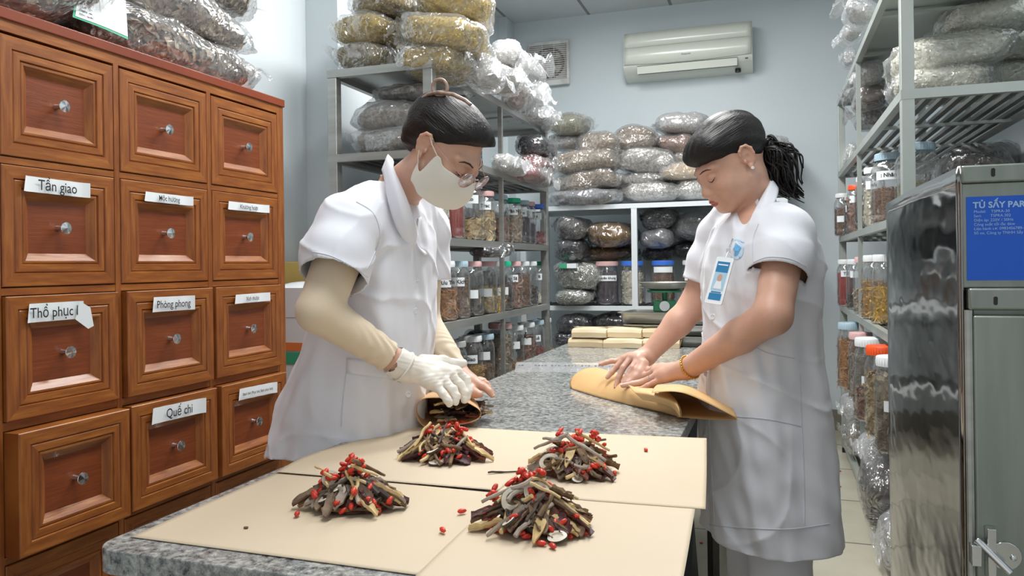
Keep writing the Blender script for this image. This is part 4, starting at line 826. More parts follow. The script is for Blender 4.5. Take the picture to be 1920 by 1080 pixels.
# ---------------------------------------------------------------- smooth solid modelling of bodies and clothes
f32 = np.float32
class Field:
    def __init__(s, lo, hi, h):
        s.h = h; s.lo = np.array(lo, dtype=float); n = [int(math.ceil((hi[i] - lo[i]) / h)) + 1 for i in range(3)]
        s.ax = [(s.lo[i] + h * np.arange(n[i])).astype(f32) for i in range(3)]; s.D = np.full(n, 1.0, f32)
    def sub(s, lo, hi, m):
        sl = []
        for i in range(3):
            a = int(np.searchsorted(s.ax[i], lo[i] - m)); b_ = int(np.searchsorted(s.ax[i], hi[i] + m))
            if b_ <= a: return None
            sl.append(slice(a, b_))
        return tuple(sl), s.ax[0][sl[0]][:, None, None], s.ax[1][sl[1]][None, :, None], s.ax[2][sl[2]][None, None, :]
    def mix(s, sl, d, k, op):
        D = s.D[sl]; d = d.astype(f32)
        if op == 'u':
            m = np.minimum(D, d)
            if k > 0: h = np.maximum(k - np.abs(D - d), 0) / k; m = m - h * h * k * .25
        else:
            d = -d; m = np.maximum(D, d)
            if k > 0: h = np.maximum(k - np.abs(D - d), 0) / k; m = m + h * h * k * .25
        s.D[sl] = m
    def cone(s, a, b, ra, rb, k=.01, op='u', flat=None, cut=None):
        a = np.array(a, float); b = np.array(b, float); R = max(ra, rb); q = s.sub(np.minimum(a, b) - R, np.maximum(a, b) + R, k + 4 * s.h)
        if q is None: return
        sl, X, Y, Z = q; ba = b - a; L2 = max(float(ba @ ba), 1e-9)
        px_, py_, pz_ = X - a[0], Y - a[1], Z - a[2]
        t = np.clip((px_ * ba[0] + py_ * ba[1] + pz_ * ba[2]) / L2, 0, 1)
        dx, dy, dz = px_ - t * ba[0], py_ - t * ba[1], pz_ - t * ba[2]
        if flat is not None:            # (axis, factor): thinner along the axis
            n, fct = np.array(flat[0], float), flat[1]; n = n / np.linalg.norm(n); c = dx * n[0] + dy * n[1] + dz * n[2]; g = 1 / fct - 1
            dx = dx + c * g * n[0]; dy = dy + c * g * n[1]; dz = dz + c * g * n[2]
        d = np.sqrt(dx * dx + dy * dy + dz * dz) - (ra + t * (rb - ra))
        if flat is not None: d = d * (.5 + .5 * flat[1])
        if cut is not None:
            c0, cn = cut; d = np.maximum(d, (X - c0[0]) * cn[0] + (Y - c0[1]) * cn[1] + (Z - c0[2]) * cn[2])
        s.mix(sl, d, k, op)
    def chain(s, pts, rs, k=.01, **kw):
        for i in range(len(pts) - 1): s.cone(pts[i], pts[i + 1], rs[i], rs[i + 1], k, **kw)
    def sleeve(s, pts, rs, k, cut):
        a = np.array([list(p) for p in pts]); R = max(rs); q = s.sub(a.min(0) - R, a.max(0) + R, k + 4 * s.h)
        sl, X, Y, Z = q; D = None
        for i in range(len(pts) - 1):
            A, B = a[i], a[i + 1]; ba = B - A; L2 = float(ba @ ba); x, y, z = X - A[0], Y - A[1], Z - A[2]
            t = np.clip((x * ba[0] + y * ba[1] + z * ba[2]) / L2, 0, 1)
            d = np.sqrt((x - t * ba[0]) ** 2 + (y - t * ba[1]) ** 2 + (z - t * ba[2]) ** 2) - (rs[i] + t * (rs[i + 1] - rs[i]))
            if D is None: D = d
            else: h = np.maximum(.02 - np.abs(D - d), 0) / .02; D = np.minimum(D, d) - h * h * .005
        c0, cn = cut; D = np.maximum(D, (X - c0[0]) * cn[0] + (Y - c0[1]) * cn[1] + (Z - c0[2]) * cn[2]); s.mix(sl, D, k, 'u')
    def ell(s, c, r, R=None, k=.01, op='u'):
        c = np.array(c, float); m = max(r); q = s.sub(c - m, c + m, k + 4 * s.h)
        if q is None: return
        sl, X, Y, Z = q; X, Y, Z = X - c[0], Y - c[1], Z - c[2]
        if R is not None:
            R = np.array(R, float); U = [X * R[0, i] + Y * R[1, i] + Z * R[2, i] for i in range(3)]
        else: U = [X, Y, Z]
        k0 = np.sqrt((U[0] / r[0]) ** 2 + (U[1] / r[1]) ** 2 + (U[2] / r[2]) ** 2)
        k1 = np.sqrt((U[0] / r[0] ** 2) ** 2 + (U[1] / r[1] ** 2) ** 2 + (U[2] / r[2] ** 2) ** 2)
        s.mix(sl, k0 * (k0 - 1) / np.maximum(k1, 1e-6), k, op)
    def gcyl(s, lv, fw, k=.02, op='u', e=2.3, fold=None, cutz=None, tilt=0):
        """stack of rounded sections: lv = (z, cx, cy, a along fw, b across)"""
        lv = sorted(lv); z = np.array([l[0] for l in lv]); zz = s.ax[2]
        q = [np.interp(zz, z, [l[i] for l in lv]).astype(f32)[None, None, :] for i in (1, 2, 3, 4)]
        X = s.ax[0][:, None, None]; Y = s.ax[1][None, :, None]; Z = zz[None, None, :]
        dx, dy = X - q[0], Y - q[1]; u = np.abs(dx * fw[0] + dy * fw[1]); v = np.abs(-dx * fw[1] + dy * fw[0])
        rr = ((u / q[2]) ** e + (v / q[3]) ** e) ** (1 / e)
        d = (rr - 1) * np.minimum(q[2], q[3])
        if fold is not None:
            ang = np.arctan2(-dx * fw[1] + dy * fw[0], dx * fw[0] + dy * fw[1]); d = d + fold(ang, Z, X, Y)
        dzt = np.maximum(z[0] - Z, Z - z[-1]); d = np.maximum(d, dzt)
        if cutz is not None: d = np.maximum(d, cutz - Z - tilt * (dx * fw[0] + dy * fw[1]))
        s.mix((slice(None),) * 3, d, k, op)
    def nets(s):
        D = s.D; I = D < 0; nx, ny, nz = D.shape
        c = np.zeros((nx - 1, ny - 1, nz - 1), np.uint8)
        offs = [(i, j, k) for i in (0, 1) for j in (0, 1) for k in (0, 1)]
        for i, j, k in offs: c += I[i:nx - 1 + i, j:ny - 1 + j, k:nz - 1 + k]
        act = np.argwhere((c > 0) & (c < 8)); V = np.zeros((len(act), 3)); W = np.zeros(len(act))
        val = {o: D[act[:, 0] + o[0], act[:, 1] + o[1], act[:, 2] + o[2]] for o in offs}
        for o in offs:
            for ax in range(3):
                if o[ax]: continue
                p = list(o); p[ax] = 1; p = tuple(p); a, b_ = val[o], val[p]; m = (a < 0) != (b_ < 0)
                t = np.where(m, a / np.where(m, a - b_, 1), 0)
                for x in range(3): V[:, x] += np.where(m, o[x] + (t if x == ax else 0), 0)
                W += m
        V = (V / W[:, None] + act) * s.h + s.lo
        idx = np.full(c.shape, -1, np.int64); idx[tuple(act.T)] = np.arange(len(act)); F_ = []
        for ax in range(3):
            a1, a2 = (ax + 1) % 3, (ax + 2) % 3
            sl0 = [slice(None)] * 3; sl1 = [slice(None)] * 3; sl0[ax] = slice(0, -1); sl1[ax] = slice(1, None)
            m = I[tuple(sl0)] != I[tuple(sl1)]; e = np.argwhere(m)
            e = e[(e[:, a1] > 0) & (e[:, a2] > 0) & (e[:, a1] < c.shape[a1]) & (e[:, a2] < c.shape[a2])]
            ins = I[tuple(e.T)]
            def g(d1, d2): q = e.copy(); q[:, a1] -= d1; q[:, a2] -= d2; return idx[tuple(q.T)]
            q = np.stack([g(1, 1), g(0, 1), g(0, 0), g(1, 0)], 1); q[~ins] = q[~ins][:, ::-1]; F_.append(q)
        return V, np.concatenate(F_)
def npmesh(name, V, F_):
    me = bpy.data.meshes.new(name); me.vertices.add(len(V)); me.vertices.foreach_set('co', np.asarray(V, f32).ravel())
    n = len(F_); me.loops.add(4 * n); me.loops.foreach_set('vertex_index', np.asarray(F_, np.int32).ravel())
    me.polygons.add(n); me.polygons.foreach_set('loop_start', np.arange(0, 4 * n, 4, dtype=np.int32))
    me.update(calc_edges=True); me.validate(); return me
def relax(V, F_, it=2, lam=.5):
    for _ in range(it):
        S = np.zeros_like(V); C = np.zeros(len(V))
        for i in range(4):
            a, b_ = F_[:, i], F_[:, (i + 1) % 4]
            for x in range(3): S[:, x] += np.bincount(a, V[b_, x], len(V)) + np.bincount(b_, V[a, x], len(V))
            C += np.bincount(a, minlength=len(V)) + np.bincount(b_, minlength=len(V))
        V = V + lam * (S / np.maximum(C, 1)[:, None] - V)
    return V
def build_regions(draw, lo, hi, h, fine):
    """one surface meshed coarsely overall and finely inside the boxes listed in fine"""
    Vs, Fs, o = [], [], 0; F0 = Field(lo, hi, h); draw(F0); V, Q = F0.nets(); V = relax(V, Q, 2)
    cen = V[Q].mean(1); keep = np.ones(len(Q), bool)
    for a, b_, hh in fine: keep &= ~np.all((cen > a) & (cen < b_), axis=1)
    Vs.append(V); Fs.append(Q[keep]); o = len(V)
    for a, b_, hh in fine:
        F1 = Field(np.array(a) - h * .6, np.array(b_) + h * .6, hh); draw(F1); V, Q = F1.nets(); V = relax(V, Q, 2); Vs.append(V); Fs.append(Q + o); o += len(V)
    return np.concatenate(Vs), np.concatenate(Fs)
def compact(V, Q):
    u, inv = np.unique(Q, return_inverse=True); return V[u], inv.reshape(Q.shape)
def hang(name, V, Q, mats, root, midx=None, **kw):
    V, Q = compact(V, Q); me = npmesh(name, V, Q)
    o = put(name, me, mats, root, smooth=180, **kw)
    if midx is not None: me.polygons.foreach_set('material_index', midx.astype(np.int32))
    o.matrix_parent_inverse = Matrix.Translation(-Vector(root.location)); return o
def hangmb(name, mb, mats, root, **kw):
    o = put(name, mb, mats, root, **kw); o.matrix_parent_inverse = Matrix.Translation(-Vector(root.location)); return o

SKIN = mat('skin', '#d5ab95', '#cb9c85', scale=14, rough=.48, sss=.12, bump=.06, bscale=400, dist=.001, rnd=False, spec=.4)
SKIN2 = mat('skin_warm', '#d8ad98', '#cd9e88', scale=14, rough=.46, sss=.12, bump=.06, bscale=400, dist=.001, rnd=False, spec=.4)
LIPS = mat('lips', '#b0605a', rough=.4, sss=.1); NAIL = mat('nail', '#e0b3a4', rough=.25)
HAIR = mat('black_hair', '#1a1413', '#0e0b0b', scale=6, rough=.46, bump=.7, bscale=14, bstretch=(26, 1.0, 26), stretch=(14, 1, 14), rnd=False, dist=.004, spec=.35)
COAT = mat('white_cotton', '#e6e8f0', rough=.82, sheen=.2, bump=.05, bscale=500, dist=.001, rnd=False)
COAT2 = mat('white_cotton_fine', '#e3e5ec', rough=.8, sheen=.2, bump=.05, bscale=500, dist=.001, rnd=False)
SLEEVE = mat('beige_arm_sleeve', '#dfcdb2', rough=.7, sheen=.3); GLOVE = mat('white_latex', '#e9e4da', rough=.38, bump=.25, bscale=60, dist=.002, sss=.05)
MASK = mat('mask_fabric', '#e4e0d6', rough=.8); GOLD = mat('gold', '#d8a03f', rough=.2, metal=1); BUTTON = mat('button', '#e3e5ea', rough=.25, coat=.4)
DARK = mat('dark_brown_hair', '#2b1f1b', rough=.6)
LENS = film('lens_glass', tint=(.93, .9, .95), milk=.05, gloss=.10, bump=0, rough=.02)

def head_frame(center, fw, roll=0):
    fw = Vector(fw).normalized(); right = fw.cross(Vector((0, 0, 1))).normalized(); up = right.cross(fw)
    R = Matrix((right, fw, up)).transposed(); R = R @ Matrix.Rotation(roll, 3, 'Y'); M = R.to_4x4(); M.translation = center; return M
def draw_head(F, H, s=1.0, nose=True):
    R = np.array(H.to_3x3())
    def W(p): return np.array(H @ (Vector(p) * s))
    def E(p, r, k, op='u', rot=None):
        RR = R if rot is None else R @ np.array(rot.to_3x3()); F.ell(W(p), [x * s for x in r], RR, k * s, op)
    def C(a, b_, ra, rb, k, **kw): F.cone(W(a), W(b_), ra * s, rb * s, k * s, **kw)
    E((0, -.018, .032), (.072, .092, .084), .0); E((0, .028, -.030), (.060, .058, .066), .035)
    C((-.053, -.002, -.050), (-.020, .062, -.086), .014, .012, .03); C((.053, -.002, -.050), (.020, .062, -.086), .014, .012, .03)
    C((-.011, .072, -.089), (.011, .072, -.089), .0135, .0135, .025)
    for q in (-1, 1):
        E((q * .036, .058, -.036), (.024, .022, .025), .028)
        C((q * .012, .083, .021), (q * .046, .066, .021), .009, .008, .02)
        E((q * .031, .097, .001), (.019, .013, .012), .016, 's')
        E((q * .031, .0735, -.001), (.0175, .0135, .0125), .005)
        E((q * .0130, .089, -.037), (.0095, .011, .0085), .007); E((q * .007, .094, -.0455), (.0035, .006, .003), .003, 's')
        # ear
        rot = Matrix.Rotation(-.15, 4, 'X') @ Matrix.Rotation(q * .38, 4, 'Z')
        E((q * .0745, -.015, -.001), (.0052, .0165, .0265), .004, rot=rot)
        ep = [(.0735, .001, .010), (.0765, -.001, .021), (.0795, -.010, .029), (.0825, -.021, .027), (.0845, -.029, .015), (.0835, -.029, .001), (.0800, -.023, -.013), (.0765, -.014, -.024)]
        for i in range(7): C([q * ep[i][0], ep[i][1], ep[i][2]], [q * ep[i + 1][0], ep[i + 1][1], ep[i + 1][2]], .0036, .0036, .003)
        E((q * .0765, -.009, -.026), (.0045, .0062, .0072), .005); E((q * .0815, -.012, -.001), (.0050, .0070, .0100), .003, 's', rot=rot)
        E((q * .0775, -.001, -.008), (.0040, .0035, .0060), .003)
    C((0, .080, .012), (0, .097, -.030), .0070, .0095, .014); E((0, .098, -.034), (.0120, .0105, .0095), .008)
    E((0, .082, -.060), (.026, .016, .019), .014)
    E((0, .0925, -.0600), (.0215, .0085, .0048), .003); E((0, .0905, -.0690), (.0175, .009, .0060), .003)
    E((0, .104, -.0643), (.024, .008, .0012), .002, 's')
def draw_neck(F, H, base, s=1.0, r=.050):
    a = np.array(H @ (Vector((0, -.022, -.055)) * s)); F.cone(a, np.array(base), r * s, r * 1.08 * s, .025)
def hand_bones(F, wrist, fingers, thumb, g=0.0, wr=.026, flatn=None, pr=.0115):
    """fingers: four chains knuckle, joint, joint, tip; g grows it for a glove"""
    k = .012
    for i, ch in enumerate(fingers):
        w_ = Vector(wrist).lerp(Vector(ch[0]), .15) if True else wrist
        F.cone(wrist, ch[0], wr * .62 + g, pr + g, .016)
        rs = [.0098, .0085, .0078, .0066] if i < 3 else [.0085, .0074, .0068, .0058]
        F.chain([Vector(p) for p in ch], [x + g for x in rs[:len(ch)]], .003 if g == 0 else .004)
    for i in range(3): F.cone(Vector(wrist).lerp(Vector(fingers[i][0]), .75), Vector(wrist).lerp(Vector(fingers[i + 1][0]), .75), pr * .95 + g, pr * .95 + g, .012)
    F.chain([Vector(p) for p in thumb], [x + g for x in (.017, .0125, .0098, .0078)][:len(thumb)], .010)

def folds(seed, a1=.004, a2=.003, nv=7, top=1.4, bot=.5):
    def f(ang, Z, X, Y):
        low = np.clip((top - Z) / (top - bot), 0, 1)
        return -(a1 * low * np.sin(nv * ang + seed + 2.2 * np.sin(Z * 6 + seed)) * (1 + .5 * np.sin(3 * ang + seed))
                 + a2 * np.sin(23 * Z + 9 * np.sin(ang * 2 + seed) + 17 * X) * np.sin(ang * 5 + 7 * Z + seed * 2)
                 + a2 * .5 * np.sin(57 * X + 31 * Z + seed) * np.sin(49 * Y - 37 * Z + 5 * np.sin(20 * X)))
    return f
def levels(tab, zc, fw):
    out = []
    for y, xb, xf, b_ in tab:
        mid = (xb + xf) / 2; c = P(mid, y, zc); hw = abs(xf - xb) / 2 * zc / FPX
        a_ = ray(mid, y)[0]; dr = Vector((a_ * TC - TS, a_ * TS + TC, 0)).normalized(); lat = Vector((dr.y, -dr.x, 0))
        cp = abs(fw[0] * lat.x + fw[1] * lat.y); sp = math.sqrt(max(0, 1 - cp * cp))
        if b_ * sp > hw * .9: b_ = hw * .9 / sp
        a = math.sqrt(max(hw ** 2 - (b_ * sp) ** 2, (hw * .35) ** 2)) / cp
        out.append((c.z, c.x, c.y, a, b_))
    return out
def snap_open(V, Q, planes):
    """straighten the rims left open by drop_caps"""
    e = np.sort(np.concatenate([Q[:, [i, (i + 1) % 4]] for i in range(4)]), axis=1); u, c = np.unique(e, axis=0, return_counts=True); bd = np.unique(u[c == 1])
    for c0, cn, rad, tol in planes:
        c0 = np.array(c0); cn = np.array(cn) / np.linalg.norm(np.array(cn)); d = (V[bd] - c0) @ cn
        m = (np.abs(d) < tol * 2.2) & (np.linalg.norm(V[bd] - c0, axis=1) < rad); V[bd[m]] -= d[m][:, None] * cn
    return V
def drop_caps(V, Q, planes):
    cen = V[Q].mean(1); e1 = V[Q[:, 2]] - V[Q[:, 0]]; e2 = V[Q[:, 3]] - V[Q[:, 1]]; n = np.cross(e1, e2); n /= np.maximum(np.linalg.norm(n, axis=1)[:, None], 1e-12)
    keep = np.ones(len(Q), bool)
    for c0, cn, rad, tol in planes:
        c0 = np.array(c0); cn = np.array(cn); cn = cn / np.linalg.norm(cn); d = (cen - c0) @ cn
        keep &= ~((np.abs(d) < tol) & (np.linalg.norm(cen - c0, axis=1) < rad) & (np.abs(n @ cn) > .6))
    return Q[keep]
from mathutils.bvhtree import BVHTree
def bvh_of(V, Q): return BVHTree.FromPolygons([tuple(v) for v in V], [tuple(int(i) for i in q) for q in Q])
def project(bv, H, s, x, z, off=.0006):
    o = H @ (Vector((x, .25, z)) * s); d = (H.to_3x3() @ Vector((0, -1, 0))).normalized(); hit = bv.ray_cast(o, d)
    if hit[0] is None: return H @ (Vector((x, .09, z)) * s)
    return hit[0] - d * off
def nail(mb, tip, prev, up, w_=.0055):
    d = (Vector(tip) - Vector(prev)).normalized(); u = (Vector(up) - d * Vector(up).dot(d)).normalized(); x = d.cross(u)
    M = frame(Vector(tip) + u * w_ * .98 + d * .001, x, d, u); mb.surf([[(w_ * .78 * (i / 4 - .5) * 2 * (1 if j < 3 else .8), .009 * (j / 3 - .5), .0012 - .0024 * (i / 4 - .5) ** 2 * 4) for i in range(5)] for j in range(4)], 0, M)
def disc(c, r, h, n):
    n = Vector(n).normalized(); a = n.orthogonal().normalized(); b_ = n.cross(a); m = MB(); m.lathe([(.0005, h * .5), (r * .55, h * .5), (r * .7, h), (r * .9, h), (r, h * .4), (r, -h)], 20, 0, frame(c, a, b_, n)); return m

# ================================================================ masked woman (left)
fw1 = Vector((math.cos(math.radians(3)), math.sin(math.radians(3)), 0))
W1 = thing('person', 'person in white short-sleeved coat, face mask, beige arm sleeves and glove, packing herbs', 'person', (-.86, 1.62, 0))
hf = Vector((math.cos(math.radians(41)), -.13, -math.sin(math.radians(41))))
H1 = head_frame(Vector((0, 0, 0)), hf); S1 = .89
H1.translation = P(794, 272, 1.60) - H1.to_3x3() @ (Vector((.0745, -.016, -.002)) * S1)
tab1 = [(338, 722, 770, .055), (354, 700, 782, .085), (376, 668, 794, .13), (400, 645, 805, .150), (450, 625, 813, .155), (500, 612, 815, .155), (560, 602, 815, .15), (620, 583, 813, .155), (700, 553, 806, .17), (770, 528, 797, .18), (870, 508, 792, .19)]
lv1 = levels(tab1, 1.78, fw1)
nb1 = P(752, 354, 1.76); sh1 = P(662, 412, 1.63); el1 = P(598, 583, 1.53); wr1 = P(748, 682, 1.60)
fsh1 = P(792, 425, 1.93); fel1 = P(792, 600, 1.95); fwr1 = P(868, 712, 1.84)
hemc1 = P(628, 520, 1.545); hemn1 = (P(613, 560, 1.53) - P(645, 455, 1.60)).normalized()
z1 = 1.0
def dz(p, d): return p + Vector((0, 0, d))
gl_f = [[P(856, 697, 1.70), P(874, 712, 1.70), P(878, 731, 1.69), P(875, 746, 1.68)], [P(845, 704, 1.67), P(863, 722, 1.665), P(871, 737, 1.66), P(871, 750, 1.655)],
        [P(832, 715, 1.64), P(849, 731, 1.63), P(855, 743, 1.625), P(854, 753, 1.62)], [P(818, 724, 1.615), P(831, 739, 1.605), P(839, 750, 1.60), P(843, 757, 1.60)]]
gl_t = [P(795, 680, 1.66), P(830, 679, 1.71), P(852, 684, 1.73), P(869, 681, 1.735)]
f2_f = [[P(897, 722, 1.80), P(910, 727, 1.79), P(918, 734, 1.78), P(923, 741, 1.775)], [P(893, 721, 1.82), P(905, 722, 1.82), P(914, 728, 1.815), P(921, 735, 1.81)],
        [P(890, 718, 1.84), P(903, 716, 1.84), P(912, 720, 1.84), P(917, 727, 1.835)], [P(888, 716, 1.86), P(899, 712, 1.86), P(907, 714, 1.86), P(912, 719, 1.86)]]
f2_t = [P(872, 722, 1.82), P(880, 732, 1.79), P(890, 737, 1.77), P(900, 740, 1.76)]
def draw1(F):
    draw_head(F, H1, S1); draw_neck(F, H1, nb1, S1, .050)
    F.gcyl([(l[0], l[1], l[2], l[3] * .86, l[4] * .86) for l in lv1 if l[0] > .82], fw1, .03)
    F.chain([sh1, el1], [.046, .039], .02); F.chain([el1, wr1], [.039, .025], .015)
    F.chain([fsh1, fel1], [.045, .038], .02); F.chain([fel1, fwr1], [.038, .025], .015)
    hand_bones(F, wr1, gl_f, gl_t); hand_bones(F, fwr1, f2_f, f2_t)
    for sy in (-.085, .085):
        F.chain([Vector((-.93, 1.62 + sy, .74)), Vector((-.90, 1.62 + sy, .45)), Vector((-.92, 1.62 + sy, .08))], [.07, .05, .04], .02)
        F.cone(Vector((-.92, 1.62 + sy, .045)), Vector((-.80, 1.62 + sy, .03)), .035, .028, .02)
def bx(pts, m):
    a = np.array([list(p) for p in pts]); return a.min(0) - m, a.max(0) + m
hb1 = bx([P(748, 682, 1.6)] + [p for f in gl_f for p in f] + gl_t, .022); hb2 = bx([p for f in f2_f for p in f] + f2_t, .02)
hc1 = np.array(H1.translation); V, Q = build_regions(draw1, (-1.25, 1.30, 0), (-.42, 2.05, 1.56), .0045, [(hc1 - .135, hc1 + .135, .0018), (hb1[0], hb1[1], .0017), (hb2[0], hb2[1], .0017)])
hang('body', V, Q, [SKIN], W1); bv1 = bvh_of(V, Q)
# coat
def coat_field(lo, hi, h, lv, fw, seed, slv, cutz, tilt, amp=(.004, .003), vcut=()):
    F = Field(lo, hi, h); F.gcyl(lv, fw, .0, fold=folds(seed, *amp), cutz=cutz, tilt=tilt)
    for pts, rs, cut in slv:
        F.sleeve(pts, rs, .03, cut)
    for a, b_, ra, rb in vcut: F.cone(a, b_, ra, rb, .004, 's')
    X = F.ax[0][:, None, None]; Y = F.ax[1][None, :, None]; Z = F.ax[2][None, None, :]
    r1 = 1 - np.abs(np.sin(17 * (X * .8 + Y * .5) + 21 * Z + 1.7 * np.sin(9 * Z + seed) + 2 * np.sin(11 * Y))); r2 = 1 - np.abs(np.sin(15 * (Y * .7 - X) + 13 * Z + 2.1 * np.sin(8 * X + 7 * Z + seed)))
    F.D -= (.0052 * r1 ** 5 * (.5 + .5 * np.sin(12 * Z + 9 * X + seed)) + .0045 * r2 ** 6 * (.5 + .5 * np.sin(14 * Z - 8 * Y + seed * 2))).astype(f32)
    F.D += (.0016 * np.sin(46 * X + 38 * Z + 3 * np.sin(21 * Y + seed)) * np.sin(41 * Y - 33 * Z + seed)).astype(f32)
    return F
F = coat_field((-1.27, 1.28, .70), (-.45, 2.08, 1.42), .0036, lv1, fw1, 1.3,
               [([P(690, 385, 1.70), P(655, 425, 1.61), P(632, 480, 1.565), P(622, 560, 1.53)], [.05, .066, .0665, .064], (hemc1, hemn1)),
                ([P(775, 385, 1.86), P(795, 430, 1.93), P(796, 490, 1.95), P(796, 560, 1.95)], [.05, .062, .062, .06], (P(796, 525, 1.95), Vector((0, 0, -1))))], .735, -.10)
V, Q = F.nets(); zt = lv1[-1] if lv1[-1][0] > lv1[0][0] else lv1[0]; ztop = max(l[0] for l in lv1)
ct = [l for l in lv1 if l[0] == ztop][0]; bt = min(lv1)
V = relax(V, Q, 2)
# the neck opening, sleeve ends and hem stay open
Q = drop_caps(V, Q, [((ct[1], ct[2], ztop), (0, 0, 1), .10, .010), (hemc1, hemn1, .10, .008), (P(796, 525, 1.95), (0, 0, 1), .1, .008)])
cen = V[Q].mean(1); Q = Q[~(cen[:, 2] < .735 + .10 * ((cen[:, 0] - bt[1])) * 1 + .006)]
V = snap_open(V, Q, [(hemc1, hemn1, .12, .008), (P(796, 525, 1.95), (0, 0, 1), .12, .008), ((bt[1], bt[2], .741), (-.10, 0, 1), .6, .006)]); hang('coat', V, Q, [COAT], W1, solid=.003); bvc1 = bvh_of(V, Q)
def onc(bv, x, y, zc0=1.2, off=.002):
    """point where the line of sight through a place meets cloth, lifted slightly"""
    o = P(x, y, .3); d = (P(x, y, 2) - o).normalized(); hit = bv.ray_cast(o, d)
    if hit[0] is None: return P(x, y, zc0)
    return hit[0] - d * off
def seam(root, mt, pts, bv, r=.0011, n=24, zc0=1.7):
    c = [onc(bv, q.x, q.y, zc0, .0006) for q in catmull([(x, y, 0) for x, y in pts], 44)]; hangmb('seam', MB().tube(c, r, 6), mt, root)
# sleeve bands and seams
sm = MB(); ring = []
ax1 = Vector(hemn1); u1 = ax1.orthogonal().normalized(); v1 = ax1.cross(u1)
COATS = mat('cotton_seam', '#cfd3de', rough=.85)
for pts in ([(585, 472), (620, 480), (655, 497), (690, 520)], [(668, 378), (700, 400), (712, 440), (700, 480), (688, 505)], [(648, 690), (700, 700), (752, 718)], [(650, 690), (642, 760), (640, 800)]): seam(W1, COATS, pts, bvc1)
pk = MB(); rows = [[onc(bvc1, 650 + (756 - 650) * i / 10, y + 14 * i / 10, 1.7, .003) for i in range(11)] for y in np.linspace(672, 700, 5)]
pk.surf(rows); hangmb('pocket_flap', pk, COAT, W1, solid=.002)
for (x, y) in ((783, 523), (780, 583), (765, 740)):
    p = onc(bvc1, x, y, 1.6, .003); hangmb('button', disc(p, .0065, .0025, (P(x, y, 1) - P(x, y, 2)) + Vector((.5, 0, 0))), BUTTON, W1)
# collar: standing band and lapels
def strip(rows, bv=None, nu=22, nv=8): return MB().surf(patch(rows, nu, nv))
cl = strip([[P(722, 298, 1.80), P(727, 300, 1.70), P(742, 330, 1.66), P(762, 375, 1.645), P(778, 418, 1.66), P(782, 440, 1.70)],
            [P(738, 300, 1.83), P(728, 292, 1.70), P(735, 320, 1.64), P(748, 372, 1.625), P(764, 430, 1.64), P(776, 462, 1.69)],
            [P(735, 330, 1.85), P(718, 318, 1.69), P(722, 335, 1.65), P(728, 372, 1.64), P(742, 420, 1.645), P(768, 470, 1.69)]])
hangmb('collar', cl, COAT, W1, solid=.003, smooth=180)
cl = strip([[P(782, 410, 1.70), P(795, 405, 1.80), P(806, 420, 1.86), P(812, 450, 1.88)], [P(778, 455, 1.70), P(795, 450, 1.77), P(808, 455, 1.82), P(815, 475, 1.86)], [P(795, 478, 1.70), P(800, 480, 1.74), P(808, 480, 1.78), P(815, 490, 1.82)]])
hangmb('lapel', cl, COAT, W1, solid=.003, smooth=180)
# beige arm sleeves
def arm_sleeve(name, pts, rs, mt, root, lo, hi, cutn, wr_=.0016, h=.0026):
    F = Field(lo, hi, h); F.chain(pts, rs, .012); X = F.ax[0][:, None, None]; Y = F.ax[1][None, :, None]; Z = F.ax[2][None, None, :]
    e = np.array(pts[-1]); d = np.array((Vector(pts[-1]) - Vector(pts[-2])).normalized())
    al = (X - e[0]) * d[0] + (Y - e[1]) * d[1] + (Z - e[2]) * d[2]; near = np.exp(-(np.minimum(al + .03, 0) / .05) ** 2)
    F.D += (wr_ * np.sin(210 * al + 8 * np.sin(40 * Z + 30 * Y)) * near).astype(f32); F.D = np.maximum(F.D, al.astype(f32)); V, Q = F.nets(); V = relax(V, Q, 1)
    Q = drop_caps(V, Q, [(e, d, .08, .005)]); return hang(name, V, Q, [mt], root, solid=.002)
wcuff1 = wr1.lerp(el1, .13)
a_, b_ = bx([sh1, el1, wcuff1], .07); o = arm_sleeve('arm_sleeve', [sh1.lerp(el1, .35), el1, wcuff1], [.050, .0435, .031], SLEEVE, W1, a_, b_, None)
a_, b_ = bx([fsh1, fel1, fwr1], .07); arm_sleeve('arm_sleeve', [fsh1.lerp(fel1, .5), fel1, fwr1.lerp(fel1, .15)], [.048, .0425, .030], SLEEVE, W1, a_, b_, None)
# glove
F = Field(hb1[0] - .01, hb1[1] + .01, .0017); hand_bones(F, wr1.lerp(gl_f[1][0], .02), gl_f, gl_t, .0016); gd = (wr1 - el1).normalized()
F.cone(wr1 - gd * .012, wr1 + gd * .02, .0315, .030, .012)
X = F.ax[0][:, None, None]; Y = F.ax[1][None, :, None]; Z = F.ax[2][None, None, :]
F.D += (.0006 * np.sin(260 * X + 9 * np.sin(80 * Z)) * np.sin(190 * Z + 120 * Y)).astype(f32); cc = np.array(wr1 - gd * .016)
F.D = np.maximum(F.D, (-((X - cc[0]) * gd.x + (Y - cc[1]) * gd.y + (Z - cc[2]) * gd.z)).astype(f32)); V, Q = F.nets(); V = relax(V, Q, 1)
hang('glove', V, Q, [GLOVE], W1); gm = MB(); o1 = gd.orthogonal().normalized(); o2 = gd.cross(o1)
gm.tube([wr1 + gd * .012 + (o1 * math.cos(a) + o2 * math.sin(a)) * .0335 for a in [i * PI / 14 for i in range(28)]], .0022, 8, closed=True); hangmb('glove_cuff', gm, GLOVE, W1)
for ch in f2_f:
    nm = MB(); nail(nm, ch[-1], ch[-2], (0, -.3, 1), .005); hangmb('fingernail', nm, NAIL, W1)
